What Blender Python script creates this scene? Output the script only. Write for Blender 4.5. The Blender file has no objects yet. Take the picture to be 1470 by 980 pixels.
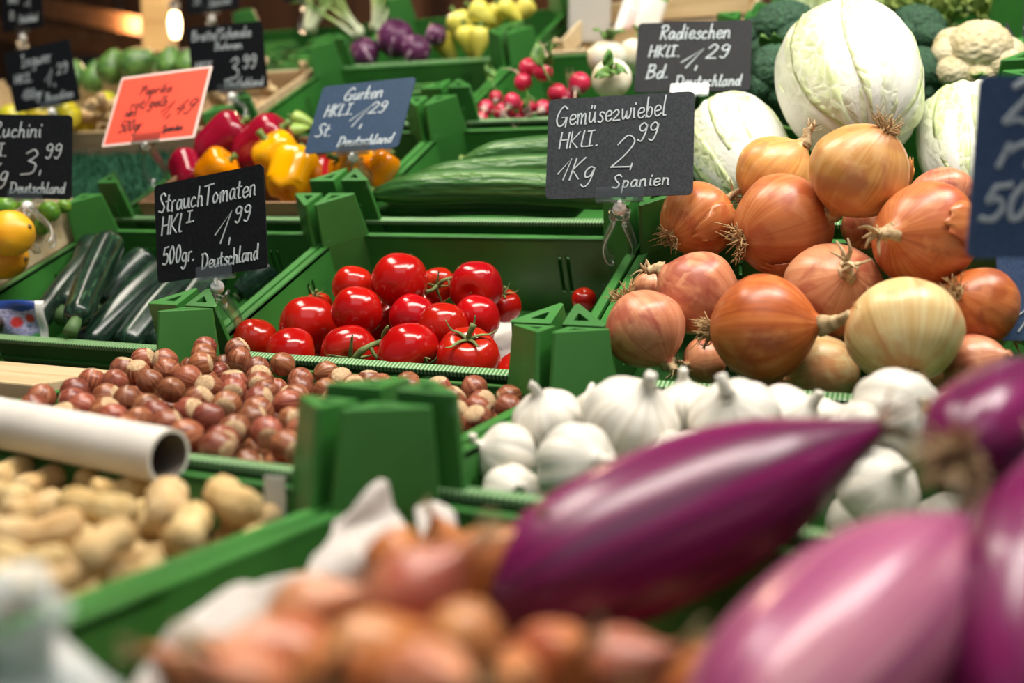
import bpy, bmesh, math, random
import numpy as np
from mathutils import Vector, Matrix, Euler, Quaternion, noise as mn

sc = bpy.context.scene
COL = sc.collection
PI = math.pi
rnd = random.Random(7)

# ------------------------------------------------------------------ camera, world, lights, exposure
F_PX, CX, CY = 1427.06, 735.0, 490.0
CAM = Vector((0.0, 0.0, 1.25))
RT = Vector((0.92313, 0.38429, 0.01232))
UP = Vector((-0.05373, 0.09720, 0.99381))
FW = Vector((-0.38071, 0.91808, -0.11037))
cd = bpy.data.cameras.new('camera')
cam = bpy.data.objects.new('camera', cd)
COL.objects.link(cam)
cam.matrix_world = Matrix(((RT.x, UP.x, -FW.x, CAM.x), (RT.y, UP.y, -FW.y, CAM.y), (RT.z, UP.z, -FW.z, CAM.z), (0, 0, 0, 1)))
cd.sensor_width = 36.0
cd.lens = F_PX / 1470 * 36.0
cd.clip_start = 0.02
cd.dof.use_dof = True
cd.dof.focus_distance = 0.96
cd.dof.aperture_fstop = 3.0
cd.dof.aperture_blades = 0
sc.camera = cam

sc.view_settings.view_transform = 'Standard'
sc.view_settings.look = 'None'
sc.view_settings.gamma = 1.0
sc.view_settings.use_curve_mapping = False
sc.view_settings.exposure = 0.35

w = bpy.data.worlds.new('hall_light')
sc.world = w
w.use_nodes = True
w.node_tree.nodes['Background'].inputs[0].default_value = (0.82, 0.92, 1.0, 1)
w.node_tree.nodes['Background'].inputs[1].default_value = 0.15


def area(name, loc, target, size, power, col):
    l = bpy.data.lights.new(name, 'AREA')
    l.shape = 'RECTANGLE'
    l.size, l.size_y = size
    l.energy = power
    l.color = col
    o = bpy.data.objects.new(name, l)
    COL.objects.link(o)
    o.location = loc
    o.rotation_euler = (Vector(target) - Vector(loc)).to_track_quat('-Z', 'Y').to_euler()
    return o


area('stall_lamp_light', (-0.10, 0.55, 2.75), (-0.25, 0.75, 1.1), (1.3, 0.35), 31, (1.0, 0.93, 0.83))
area('stall_lamp_light', (-1.2, 1.0, 2.85), (-1.0, 1.2, 1.2), (0.9, 0.35), 17, (1.0, 0.91, 0.78))
area('stall_lamp_light', (0.75, 1.15, 2.85), (0.2, 1.2, 1.2), (0.9, 0.35), 20, (1.0, 0.95, 0.88))
area('front_fill_light', (0.6, -0.9, 3.3), (-0.3, 0.8, 1.1), (2.2, 1.2), 9, (0.86, 0.94, 1.0))  # added fill that lights the front rows; no skylight is built


# ------------------------------------------------------------------ picture rays -> places on the stall
def ray(px, py):
    return FW + RT * ((px - CX) / F_PX) - UP * ((py - CY) / F_PX)


def at(px, py, d):
    return CAM + ray(px, py) * d


def px_of(P):
    P = Vector(P) - CAM
    d = P.dot(FW)
    return CX + F_PX * P.dot(RT) / d, CY - F_PX * P.dot(UP) / d, d


def cdir(x, y, z):
    """direction given as seen: x right, y up, z towards the viewer"""
    return (RT * x + UP * y - FW * z).normalized()


CW, CL, CH = 0.40, 0.30, 0.10
ROWS = {'T': ((-.287, .807, 1.121), 24.85), 'C': ((-.287, 1.099, 1.26), 28.08), 'R': ((-.287, 1.398, 1.414), 28.0),
        'S': ((-.287, 1.690, 1.560), 28.0), 'U': ((-.287, 1.985, 1.712), 28.0),
        'G': ((-.278, .485, 1.106), 2.3), 'F': ((-.286, .181, 1.112), -2.2)}
FR = {}
for k, (p, t) in ROWS.items():
    t = math.radians(t)
    FR[k] = (Vector(p), Vector((0, math.cos(t), math.sin(t))), Vector((0, -math.sin(t), math.cos(t))), t)


def on(row, px, py, h=0.0):
    """point at height h over the rim plane of a row of crates, along a picture ray"""
    P, v, n, t = FR[row]
    r = ray(px, py)
    k = ((P + n * h) - CAM).dot(n) / r.dot(n)
    return CAM + r * k


def inrow(row, u, v, h=0.0):
    P, d, n, t = FR[row]
    return P + Vector((u, 0, 0)) + d * v + n * h


def uvh(row, Q):
    P, d, n, t = FR[row]
    q = Vector(Q) - P
    return q.x, q.dot(d), q.dot(n)


# ------------------------------------------------------------------ materials
def C(h, a=1.0):
    h = h.lstrip('#')
    c = [int(h[i:i + 2], 16) / 255 for i in (0, 2, 4)]
    return tuple(x / 12.92 if x <= 0.04045 else ((x + 0.055) / 1.055) ** 2.4 for x in c) + (a,)


class Mat:
    def __init__(s, name, col='#808080', rough=0.5, **kw):
        s.m = bpy.data.materials.new(name)
        s.m.use_nodes = True
        s.nt = s.m.node_tree
        s.b = s.nt.nodes['Principled BSDF']
        s.b.inputs['Base Color'].default_value = C(col)
        s.b.inputs['Roughness'].default_value = rough
        for k, v in kw.items():
            s.b.inputs[k.replace('_', ' ')].default_value = v

    def n(s, t, **kw):
        nd = s.nt.nodes.new('ShaderNode' + t)
        for k, v in kw.items():
            if k in nd.inputs:
                s.put(nd.inputs[k], v)
            else:
                setattr(nd, k, v)
        return nd

    def put(s, sock, v):
        if isinstance(v, bpy.types.NodeSocket):
            s.nt.links.new(v, sock)
        else:
            sock.default_value = v

    def tc(s, kind='Object'):
        return s.n('TexCoord').outputs[kind]

    def math(s, op, a, b=0.0, c=0.0):
        nd = s.n('Math', operation=op)
        s.put(nd.inputs[0], a)
        s.put(nd.inputs[1], b)
        s.put(nd.inputs[2], c)
        return nd.outputs[0]

    def xyz(s, v=None):
        nd = s.n('SeparateXYZ')
        s.put(nd.inputs[0], v if v is not None else s.tc())
        return nd.outputs

    def vec(s, v, scale=(1, 1, 1)):
        nd = s.n('VectorMath', operation='MULTIPLY')
        s.put(nd.inputs[0], v)
        nd.inputs[1].default_value = scale
        return nd.outputs[0]

    def meridian(s, k, zk):
        """coordinates that run with the meridians of a round thing"""
        tc = s.tc()
        f = s.vec(tc, (1, 1, 0))
        nm = s.n('VectorMath', operation='NORMALIZE')
        s.put(nm.inputs[0], f)
        a = s.vec(nm.outputs[0], (k, k, 0))
        z = s.vec(tc, (0, 0, zk))
        ad = s.n('VectorMath', operation='ADD')
        s.put(ad.inputs[0], a)
        s.put(ad.inputs[1], z)
        rn = s.n('ObjectInfo').outputs['Random']
        ad2 = s.n('VectorMath', operation='ADD')
        s.put(ad2.inputs[0], ad.outputs[0])
        s.put(ad2.inputs[1], s.math('MULTIPLY', rn, 37.0))
        return ad2.outputs[0]

    def jitter(s, v, k=37.0):
        rn = s.n('ObjectInfo').outputs['Random']
        ad2 = s.n('VectorMath', operation='ADD')
        s.put(ad2.inputs[0], v)
        s.put(ad2.inputs[1], s.math('MULTIPLY', rn, k))
        return ad2.outputs[0]

    def noise(s, v, scale=5.0, detail=3.0, rough=0.5, dist=0.0):
        nd = s.n('TexNoise')
        s.put(nd.inputs['Vector'], v)
        nd.inputs['Scale'].default_value = scale
        nd.inputs['Detail'].default_value = detail
        nd.inputs['Roughness'].default_value = rough
        nd.inputs['Distortion'].default_value = dist
        return nd.outputs['Fac']

    def voro(s, v, scale=5.0, feature='F1'):
        nd = s.n('TexVoronoi', feature=feature)
        s.put(nd.inputs['Vector'], v)
        nd.inputs['Scale'].default_value = scale
        return nd.outputs['Distance']

    def ramp(s, fac, stops, interp='LINEAR'):
        nd = s.n('ValToRGB')
        s.put(nd.inputs[0], fac)
        cr = nd.color_ramp
        cr.interpolation = interp
        while len(cr.elements) < len(stops):
            cr.elements.new(0.5)
        for e, (p, c) in zip(cr.elements, stops):
            e.position = p
            e.color = C(c) if isinstance(c, str) else (c, c, c, 1)
        return nd.outputs[0]

    def mix(s, fac, a, b, mode='MIX'):
        nd = s.n('MixRGB', blend_type=mode)
        s.put(nd.inputs[0], fac)
        s.put(nd.inputs[1], C(a) if isinstance(a, str) else a)
        s.put(nd.inputs[2], C(b) if isinstance(b, str) else b)
        return nd.outputs[0]

    def hue(s, col, hv=0.02, vv=0.25):
        """small differences from one piece to the next"""
        rn = s.n('ObjectInfo').outputs['Random']
        nd = s.n('HueSaturation')
        s.put(nd.inputs['Color'], col)
        s.put(nd.inputs['Hue'], s.math('MULTIPLY_ADD', rn, hv * 2, 0.5 - hv))
        r2 = s.math('FRACT', s.math('MULTIPLY', rn, 17.3))
        s.put(nd.inputs['Value'], s.math('MULTIPLY_ADD', r2, vv, 1 - vv / 2))
        return nd.outputs[0]

    def color(s, c):
        s.put(s.b.inputs['Base Color'], c)
        return s

    def rough(s, r):
        s.put(s.b.inputs['Roughness'], r)
        return s

    def bump(s, h, strength=0.3, dist=0.002):
        nd = s.n('Bump')
        nd.inputs['Strength'].default_value = strength
        nd.inputs['Distance'].default_value = dist
        s.put(nd.inputs['Height'], h)
        s.put(s.b.inputs['Normal'], nd.outputs[0])
        return s


# ------------------------------------------------------------------ mesh building
class MB:
    def __init__(s):
        s.v, s.f, s.mi, s.uv = [], [], [], []

    def add(s, vs, fs, mi=0, uv=None):
        o = len(s.v)
        s.v.extend([tuple(p) for p in vs])
        s.uv.extend(uv if uv else [(0, 0)] * len(vs))
        for f in fs:
            s.f.append(tuple(i + o for i in f))
            s.mi.append(mi)
        return o

    def box(s, a, b, mi=0):
        x0, y0, z0 = a
        x1, y1, z1 = b
        s.add([(x0, y0, z0), (x1, y0, z0), (x1, y1, z0), (x0, y1, z0), (x0, y0, z1), (x1, y0, z1), (x1, y1, z1), (x0, y1, z1)],
              [(0, 3, 2, 1), (4, 5, 6, 7), (0, 1, 5, 4), (1, 2, 6, 5), (2, 3, 7, 6), (3, 0, 4, 7)], mi)

    def lathe(s, prof, n=24, fn=None, mi=0, M=None):
        rings, vs, fs = [], [], []
        for j, (r, z) in enumerate(prof):
            if r < 1e-6:
                rings.append([len(vs)])
                p = Vector((0, 0, z))
                vs.append(p if fn is None else fn(p, 0, j / (len(prof) - 1)))
            else:
                ring = []
                for i in range(n):
                    a = 2 * PI * i / n
                    p = Vector((r * math.cos(a), r * math.sin(a), z))
                    if fn:
                        p = fn(p, a, j / (len(prof) - 1))
                    ring.append(len(vs))
                    vs.append(p)
                rings.append(ring)
        for A, B in zip(rings, rings[1:]):
            for i in range(n):
                k = (i + 1) % n
                if len(A) == 1 and len(B) > 1:
                    fs.append((A[0], B[k], B[i]))
                elif len(B) == 1 and len(A) > 1:
                    fs.append((A[i], A[k], B[0]))
                elif len(A) > 1:
                    fs.append((A[i], A[k], B[k], B[i]))
        if M:
            vs = [M @ Vector(p) for p in vs]
        s.add(vs, fs, mi)

    def tube(s, pts, rad, n=6, mi=0, cap=True, flat=1.0, prof=None):
        pts = [Vector(p) for p in pts]
        if not hasattr(rad, '__len__'):
            rad = [rad] * len(pts)
        vs, fs = [], []
        up = None
        for i, p in enumerate(pts):
            t = (pts[min(i + 1, len(pts) - 1)] - pts[max(i - 1, 0)]).normalized()
            if up is None:
                up = Vector((0, 0, 1)) if abs(t.z) < .9 else Vector((1, 0, 0))
            b = t.cross(up)
            if b.length < 1e-6:
                b = t.orthogonal()
            b.normalize()
            up = b.cross(t).normalized()
            for k in range(n):
                a = 2 * PI * k / n
                m = prof(a) if prof else 1.0
                vs.append(p + (b * math.cos(a) + up * math.sin(a) * flat) * rad[i] * m)
        for i in range(len(pts) - 1):
            for k in range(n):
                q = (k + 1) % n
                fs.append((i * n + k, i * n + q, (i + 1) * n + q, (i + 1) * n + k))
        if cap:
            fs.append(tuple(range(n - 1, -1, -1)))
            e = (len(pts) - 1) * n
            fs.append(tuple(e + k for k in range(n)))
        s.add(vs, fs, mi)

    def grid(s, nu, nv, fn, mi=0):
        vs, uv, fs = [], [], []
        for j in range(nv + 1):
            for i in range(nu + 1):
                u, v = i / nu, j / nv
                vs.append(fn(u, v))
                uv.append((u, v))
        for j in range(nv):
            for i in range(nu):
                a = j * (nu + 1) + i
                fs.append((a, a + 1, a + nu + 2, a + nu + 1))
        s.add(vs, fs, mi, uv)

    def sphere(s, c, r, nu=16, nv=10, sc_=(1, 1, 1), mi=0):
        c = Vector(c)
        prof = [(r * math.sin(PI * j / nv) if 0 < j < nv else 0, -r * math.cos(PI * j / nv)) for j in range(nv + 1)]
        s.lathe(prof, nu, mi=mi, M=Matrix.Translation(c) @ Matrix.Diagonal((*sc_, 1)))

    def build(s, name, mats, parent=None, smooth=True, bevel=0.0, solid=0.0, subsurf=0, angle=None):
        me = bpy.data.meshes.new(name)
        me.from_pydata(s.v, [], s.f)
        mats = mats if isinstance(mats, (list, tuple)) else [mats]
        for m in mats:
            me.materials.append(m.m if isinstance(m, Mat) else m)
        me.polygons.foreach_set('material_index', s.mi)
        me.polygons.foreach_set('use_smooth', [smooth] * len(s.f))
        if any(u != (0, 0) for u in s.uv):
            L = me.uv_layers.new(name='UVMap')
            for lp in me.loops:
                L.data[lp.index].uv = s.uv[lp.vertex_index]
        me.update()
        if smooth and angle:
            me.set_sharp_from_angle(angle=math.radians(angle))
        o = bpy.data.objects.new(name, me)
        COL.objects.link(o)
        if parent:
            o.parent = parent
        if solid:
            md = o.modifiers.new('thick', 'SOLIDIFY')
            md.thickness = solid
            md.offset = 0
        if bevel:
            md = o.modifiers.new('edge', 'BEVEL')
            md.width = bevel
            md.segments = 2
            md.limit_method = 'ANGLE'
            md.angle_limit = math.radians(40)
        if subsurf:
            md = o.modifiers.new('sub', 'SUBSURF')
            md.levels = md.render_levels = subsurf
        return o


def catmull(pts, k=5):
    pts = [Vector(p) for p in pts]
    if len(pts) < 3:
        return pts
    P = [pts[0] * 2 - pts[1]] + pts + [pts[-1] * 2 - pts[-2]]
    out = []
    for i in range(1, len(P) - 2):
        p0, p1, p2, p3 = P[i - 1:i + 3]
        for j in range(k):
            t = j / k
            out.append(0.5 * ((2 * p1) + (p2 - p0) * t + (2 * p0 - 5 * p1 + 4 * p2 - p3) * t * t + (3 * p1 - p0 - 3 * p2 + p3) * t ** 3))
    out.append(pts[-1])
    return out


def interp(prof, n):
    """smooth a lathe profile"""
    p = catmull([Vector((r, z, 0)) for r, z in prof], n)
    q = [(max(0.0, a.x), a.y) for a in p]
    q[0] = prof[0]
    q[-1] = prof[-1]
    return q


def tag(o, label, cat=None, group=None, kind=None):
    o['label'] = label
    if cat:
        o['category'] = cat
    if group:
        o['group'] = group
    if kind:
        o['kind'] = kind
    return o


def thing(name, label, cat, loc=(0, 0, 0), rot=None, group=None):
    o = bpy.data.objects.new(name, None)
    o.empty_display_size = 0.02
    COL.objects.link(o)
    o.location = loc
    if rot is not None:
        o.rotation_mode = 'QUATERNION'
        o.rotation_quaternion = rot
    tag(o, label, cat, group)
    return o


KIDS = {}


def dup(root, loc, rot, scale=1.0, label=None, group=None):
    """copy of a thing with its parts and their sub-parts"""
    def rec(o, parent):
        c = o.copy()
        COL.objects.link(c)
        if parent:
            c.parent = parent
        for ch in kids(o):
            rec(ch, c)
        return c
    r = rec(root, None)
    r.location = loc
    r.rotation_mode = 'QUATERNION'
    r.rotation_quaternion = rot
    r.scale = (scale,) * 3 if not hasattr(scale, '__len__') else scale
    if label:
        r['label'] = label
    if group:
        r['group'] = group
    return r


def kids(o):
    if o.name not in KIDS:
        KIDS[o.name] = list(o.children)
    return KIDS[o.name]


class Kind:
    """one prototype that is moved the first time and copied afterwards"""
    def __init__(s, root):
        s.root, s.used = root, False

    def put(s, loc, rot, scale=1.0, label=None, group=None):
        if s.used:
            return dup(s.root, loc, rot, scale, label, group)
        s.used = True
        r = s.root
        kids(r)
        r.location = loc
        r.rotation_mode = 'QUATERNION'
        r.rotation_quaternion = rot
        r.scale = (scale,) * 3 if not hasattr(scale, '__len__') else scale
        if label:
            r['label'] = label
        if group:
            r['group'] = group
        return r


def aim(d, roll=0.0):
    """rotation that turns local +Z to d"""
    return Vector(d).to_track_quat('Z', 'Y') @ Quaternion((0, 0, 1), roll)


def settle(row, items, frac=0.97, iters=120, keep=0.02, vmin=None):
    """items (px, py, r_px, h): centres at height h over the rim plane; pushed apart along their rays until nothing overlaps.
    Returns [(centre, radius)]"""
    d = []
    rays = [ray(i[0], i[1]) for i in items]
    for i in items:
        d.append((on(row, i[0], i[1], i[3]) - CAM).dot(FW))
    d0 = list(d)
    for it in range(iters):
        for a in range(len(items)):
            for b in range(a):
                pa, pb = rays[a] * d[a], rays[b] * d[b]
                ra, rb = items[a][2] * d[a] / F_PX, items[b][2] * d[b] / F_PX
                ov = (ra + rb) * frac - (pa - pb).length
                if ov > 0:
                    s = 1 if d[a] >= d[b] else -1
                    d[a] += s * ov * .3
                    d[b] -= s * ov * .3
        if vmin is not None:
            for a in range(len(items)):
                u, v, h = uvh(row, CAM + rays[a] * d[a])
                R = items[a][2] * d[a] / F_PX
                if h < R and v < R + vmin:
                    d[a] += .3 * (R + vmin - v)
                if v > CL - R - .01 and h < R + .02:
                    d[a] -= .3 * (v - CL + R + .01)
        if it < iters * .6:
            for a in range(len(items)):
                d[a] += (d0[a] - d[a]) * keep
    return [(CAM + rays[a] * d[a], items[a][2] * d[a] / F_PX) for a in range(len(items))]


def relax(P, R, iters=150, frac=1.0, hold=.02, floor=None):
    """push a list of points apart until spheres of radius R no longer overlap"""
    P = np.array([tuple(p) for p in P], float)
    P0 = P.copy()
    R = np.array(R, float) if hasattr(R, '__len__') else np.full(len(P), float(R))
    for it in range(iters):
        D = P[:, None, :] - P[None, :, :]
        d = np.sqrt((D ** 2).sum(-1)) + 1e-9
        need = (R[:, None] + R[None, :]) * frac - d
        np.fill_diagonal(need, 0)
        need = np.clip(need, 0, None)
        P += (D / d[..., None] * need[..., None]).sum(1) * .3
        if it < iters * .6:
            P += (P0 - P) * hold
        if floor is not None:
            P[:, 2] = np.maximum(P[:, 2], floor)
    return [Vector(p) for p in P]


# ------------------------------------------------------------------ shared materials
def green_plastic(name, ticks=False):
    M = Mat(name, '#2f8f41', 0.42)
    co = M.tc()
    a = M.noise(co, 9, 4)
    c = M.ramp(a, [(0.3, '#2d6229'), (0.7, '#387c31')])
    sm = M.noise(co, 60, 2)
    c = M.mix(M.math('MULTIPLY', M.math('GREATER_THAN', sm, 0.72), 0.12), c, '#8fc09a')
    if ticks:
        x = M.xyz(co)
        fr = M.math('FRACT', M.math('MULTIPLY', x[0], 260.0))
        c = M.mix(M.math('MULTIPLY', M.math('GREATER_THAN', fr, 0.5), 0.5), c, '#c3dcb4')
    M.color(c)
    M.rough(M.ramp(M.noise(co, 25, 3), [(0.3, 0.34), (0.7, 0.52)]))
    return M


GREEN = green_plastic('green_crate_plastic')
GREEN_T = green_plastic('green_crate_rim', True)


def wood(name, c1, c2, sc_=1.0, rough=0.65):
    M = Mat(name, c1, rough)
    co = M.jitter(M.tc())
    g = M.noise(M.vec(co, (3 * sc_, 60 * sc_, 60 * sc_)), 1.0, 4, .6, .5)
    M.color(M.ramp(g, [(0.3, c1), (0.7, c2)]))
    M.bump(g, .15, .001)
    return M


PINE = wood('pale_pine_wood', '#b79a6e', '#d8c199')
CRATEWOOD = wood('thin_crate_wood', '#bfa67c', '#dccba6')
DARKWOOD = wood('dark_stained_wood', '#3a2a20', '#54402f')
CARD = wood('brown_cardboard', '#8a6a4a', '#a3825e', .5, .8)

CLEAR = Mat('clear_plastic', '#ffffff', .1)
nt = CLEAR.nt
tr = CLEAR.n('BsdfTransparent')
tr.inputs[0].default_value = (.93, .95, .94, 1)
gl = CLEAR.n('BsdfGlossy')
gl.inputs['Roughness'].default_value = .3
lw = CLEAR.n('LayerWeight')
lw.inputs[0].default_value = .45
ms = CLEAR.n('MixShader')
CLEAR.put(ms.inputs[0], CLEAR.math('MULTIPLY_ADD', lw.outputs['Facing'], .55, .05))
CLEAR.put(ms.inputs[1], tr.outputs[0])
CLEAR.put(ms.inputs[2], gl.outputs[0])
nt.links.new(ms.outputs[0], nt.nodes['Material Output'].inputs[0])

# ------------------------------------------------------------------ the hall
FLOOR = Mat('grey_stone_floor', '#6a645c', .6)
FLOOR.color(FLOOR.ramp(FLOOR.noise(FLOOR.tc(), 3, 5), [(.3, '#59544d'), (.7, '#77716a')]))
WALL = Mat('brown_plaster_wall', '#9c6f55', .8)
WALL.color(WALL.ramp(WALL.noise(WALL.tc(), 1.5, 4), [(.3, '#85583f'), (.7, '#9f7052')]))
DARKW = Mat('dark_brown_panel', '#2b211b', .7)
DARKW.color(DARKW.ramp(DARKW.noise(DARKW.vec(DARKW.tc(), (8, 8, 1)), 1, 4), [(.3, '#3a2a1f'), (.7, '#6a4a34')]))
CEIL = Mat('dark_ceiling', '#2a2622', .8)


def struct(name, mb, m, smooth=False, bevel=0.0):
    o = mb.build(name, m, smooth=smooth, bevel=bevel)
    o['kind'] = 'structure'
    return o


m = MB(); m.box((-6.5, -2.5, -.1), (4.5, 6.0, 0)); struct('floor', m, FLOOR)
m = MB(); m.box((-6.5, 6.0, 0), (4.5, 6.15, 4.2)); struct('wall_back', m, WALL)
m = MB(); m.box((-6.65, -2.5, 0), (-6.5, 6.15, 4.2)); struct('wall_left', m, DARKW)
m = MB(); m.box((-6.65, -2.5, 4.2), (4.5, 6.15, 4.3)); struct('ceiling', m, CEIL)

# ------------------------------------------------------------------ the stall that carries the crates
DARKM = Mat('dark_painted_steel', '#22262a', .5)


def stall_tier(row, u0, u1, below, name='stall_shelf', label=''):
    """a sloping board with two legs under one row of crates"""
    P, v, n, t = FR[row]
    root = thing(name, label, 'shelf', inrow(row, u0, 0, -below), Quaternion((1, 0, 0), t))
    b = MB(); b.box((0, 0.01, -.018), (u1 - u0, CL - .01, 0)); b.build('board', DARKWOOD, root, smooth=False)
    for x in (0.06, (u1 - u0) / 2, u1 - u0 - .06):
        q = MB()
        base = inrow(row, u0 + x, CL * .5, -below - .018)
        inv = Quaternion((1, 0, 0), -t)
        top = inv @ (base - root.location)
        down = inv @ Vector((0, 0, -1))
        L = base.z - .0
        sx, sy = inv @ Vector((1, 0, 0)), inv @ Vector((0, 1, 0))
        vs = []
        for k in (0.0, L):
            for a, c in ((-1, -1), (1, -1), (1, 1), (-1, 1)):
                vs.append(top + down * k + sx * a * .018 + sy * c * .018)
        q.add(vs, [(0, 1, 2, 3), (7, 6, 5, 4), (0, 4, 5, 1), (1, 5, 6, 2), (2, 6, 7, 3), (3, 7, 4, 0)])
        q.build('leg', DARKM, root, smooth=False)
    return root


for row, lab in (('F', 'flat shelf under the peanut and shallot crates'), ('G', 'flat shelf under the hazelnut and garlic crates'),
                 ('T', 'sloping shelf under the zucchini, tomato and big onion crates'), ('C', 'sloping shelf under the bell pepper and cucumber crates'),
                 ('R', 'sloping shelf under the radish crate'), ('S', 'sloping shelf under the red cabbage crate'),
                 ('U', 'topmost sloping shelf behind the yellow peppers')):
    stall_tier(row, -1.7 if row in 'RS' else -1.55 if row == 'U' else -1.25, .85, CH + .004, label=lab)

# ------------------------------------------------------------------ green crates
def wall_grid(mb, length, height, thick, slots, M):
    """upright panel with slots cut through it"""
    us = sorted({0, length} | {a for s in slots for a in s[:2]})
    vs = sorted({0, height} | {a for s in slots for a in s[2:]})
    solid = lambda i, j: 0 <= i < len(us) - 1 and 0 <= j < len(vs) - 1 and not any(
        s[0] <= (us[i] + us[i + 1]) / 2 <= s[1] and s[2] <= (vs[j] + vs[j + 1]) / 2 <= s[3] for s in slots)
    for i in range(len(us) - 1):
        for j in range(len(vs) - 1):
            if not solid(i, j):
                continue
            a, b, c, d = us[i], us[i + 1], vs[j], vs[j + 1]
            P = [M @ Vector(p) for p in ((a, 0, c), (b, 0, c), (b, 0, d), (a, 0, d), (a, thick, c), (b, thick, c), (b, thick, d), (a, thick, d))]
            fs = [(0, 1, 2, 3), (5, 4, 7, 6)]
            if not solid(i, j - 1): fs.append((0, 4, 5, 1))
            if not solid(i, j + 1): fs.append((3, 2, 6, 7))
            if not solid(i - 1, j): fs.append((0, 3, 7, 4))
            if not solid(i + 1, j): fs.append((1, 5, 6, 2))
            mb.add(P, fs)


def crate_proto():
    root = thing('green_crate', 'crate', 'crate')
    W, L, H, G = CW - .004, CL - .004, CH, .002   # a hair of air between neighbours
    ins, th = .007, .003
    b = MB()
    b.box((G + ins, G + ins, 0), (G + W - ins, G + L - ins, .004))
    sl = lambda n: [(x, x + .004, .028, .074) for x in (.082, .092, n - .096, n - .086)]
    n1, n2 = W - 2 * ins, L - 2 * ins
    wall_grid(b, n1, H - .004, th, sl(n1), Matrix.Translation((G + ins, G + ins, .004)))
    wall_grid(b, n1, H - .004, th, sl(n1), Matrix.Translation((G + ins, G + L - ins - th, .004)))
    extra = [(.125, .130, .03, .06), (.137, .142, .03, .06), (.13, .137, .043, .048), (.165, .17, .03, .06)]
    for x in (G + ins + th, G + W - ins):
        wall_grid(b, n2, H - .004, th, sl(n2) + extra, Matrix.Translation((x, G + ins, .004)) @ Matrix.Rotation(PI / 2, 4, 'Z'))
    # rim flange at the sides and back, and the ridge lower down
    z0, z1 = H - .006, H
    b.box((G, G, z0), (G + .010, G + L, z1))
    b.box((G + W - .010, G, z0), (G + W, G + L, z1))
    b.box((G, G + L - .010, z0), (G + W, G + L, z1))
    for k in (H - .030,):
        b.box((G + .003, G + .003, k), (G + W - .003, G + ins, k + .004))
        b.box((G + .003, G + L - ins, k), (G + W - .003, G + L - .003, k + .004))
        b.box((G + .003, G + .003, k), (G + ins, G + L - .003, k + .004))
        b.box((G + W - ins, G + .003, k), (G + W - .003, G + L - .003, k + .004))
    b.build('crate_body', GREEN, root, smooth=False, bevel=.0012)
    f = MB(); f.box((G, G, z0), (G + W, G + .011, z1)); f.build('front_rim', GREEN_T, root, smooth=False, bevel=.0012)
    # corner posts: hollow right-angled prisms that taper upwards
    for sx, sy in ((0, 0), (1, 0), (0, 1), (1, 1)):
        p = MB()
        ox, oy = (G + .002) if not sx else (G + W - .002), (G + .002) if not sy else (G + L - .002)
        dx, dy = (1 if not sx else -1), (1 if not sy else -1)
        top = H + .054
        def ring(leg, off, z, shrink=1.0):
            tri = [Vector((off, off, 0)), Vector((off + leg, off, 0)), Vector((off, off + leg, 0))]
            cut = []
            for i, a in enumerate(tri):                       # clip the two sharp ends
                if i == 0:
                    cut.append(a)
                else:
                    o1, o2 = tri[(i + 1) % 3], tri[(i - 1) % 3]
                    cut.append(a + (o2 - a).normalized() * .005)
                    cut.append(a + (o1 - a).normalized() * .005)
            c = (tri[0] + tri[1] + tri[2]) / 3
            c = c + (tri[0] - c) * .12
            return [Vector((ox + dx * q.x, oy + dy * q.y, z)) for q in [c + (a - c) * shrink for a in cut]]
        R = [ring(.049, 0, .004), ring(.048, 0, H), ring(.041, .0012, top), ring(.041, .0012, top, .34), ring(.041, .0012, top - .045, .32)]
        vs = [q for r_ in R for q in r_]
        n = len(R[0])
        fs = []
        for k in range(4):
            for i in range(n):
                j = (i + 1) % n
                fs.append((k * n + i, k * n + j, (k + 1) * n + j, (k + 1) * n + i))
        fs.append(tuple(4 * n + i for i in range(n)))
        fs.append(tuple(range(n - 1, -1, -1)))
        if dx * dy < 0:
            fs = [tuple(reversed(q)) for q in fs]
        p.add(vs, fs)
        # small rib on the outer face
        xr = ox + dx * .02
        y0 = oy - dy * .002
        p.box((min(xr, xr + dx * .003), min(y0, y0 + dy * .006), H), (max(xr, xr + dx * .003), max(y0, y0 + dy * .006), H + .022))
        p.build('corner_post', GREEN, root, smooth=False, bevel=.0014)
    return Kind(root)


CRATE = crate_proto()


def crate(row, col, label, dz=0.0):
    """crate with its front right rim corner at column line col; the empty stands at its front left bottom corner"""
    return CRATE.put(inrow(row, (col - 1) * CW, 0, -CH + dz), Quaternion((1, 0, 0), FR[row][3]), 1.0, label, 'green plastic produce crates')


crate('F', 0, 'green plastic crate holding the peanuts, under the end of the white tube')
crate('F', 1, 'green plastic crate of shallots and long red onions with white paper lining')
crate('G', 0, 'green plastic crate filled with hazelnuts')
crate('G', 1, 'green plastic crate filled with white garlic bulbs')
crate('T', -1, 'green plastic crate holding dark green zucchini')
crate('T', 0, 'green plastic crate holding the vine tomatoes')
crate('T', 1, 'green plastic crate heaped with big yellow onions')
crate('C', -1, 'green plastic crate holding red and yellow bell peppers')
crate('C', 0, 'green plastic crate holding long cucumbers above the tomatoes')
crate('C', 1, 'green plastic crate of pale napa cabbages behind the big onions')
crate('R', -1, 'green plastic crate with green pods behind the cucumber sign')
crate('R', 0, 'green plastic crate holding red radishes and white turnips')
crate('R', 1, 'green plastic crate with broccoli and cauliflower')
crate('S', -2, 'green plastic crate full of green beans')
crate('S', -1, 'green plastic crate with red cabbages and pale yellow peppers')
crate('S', 1, 'green plastic crate holding celery and artichokes at the top')


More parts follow.
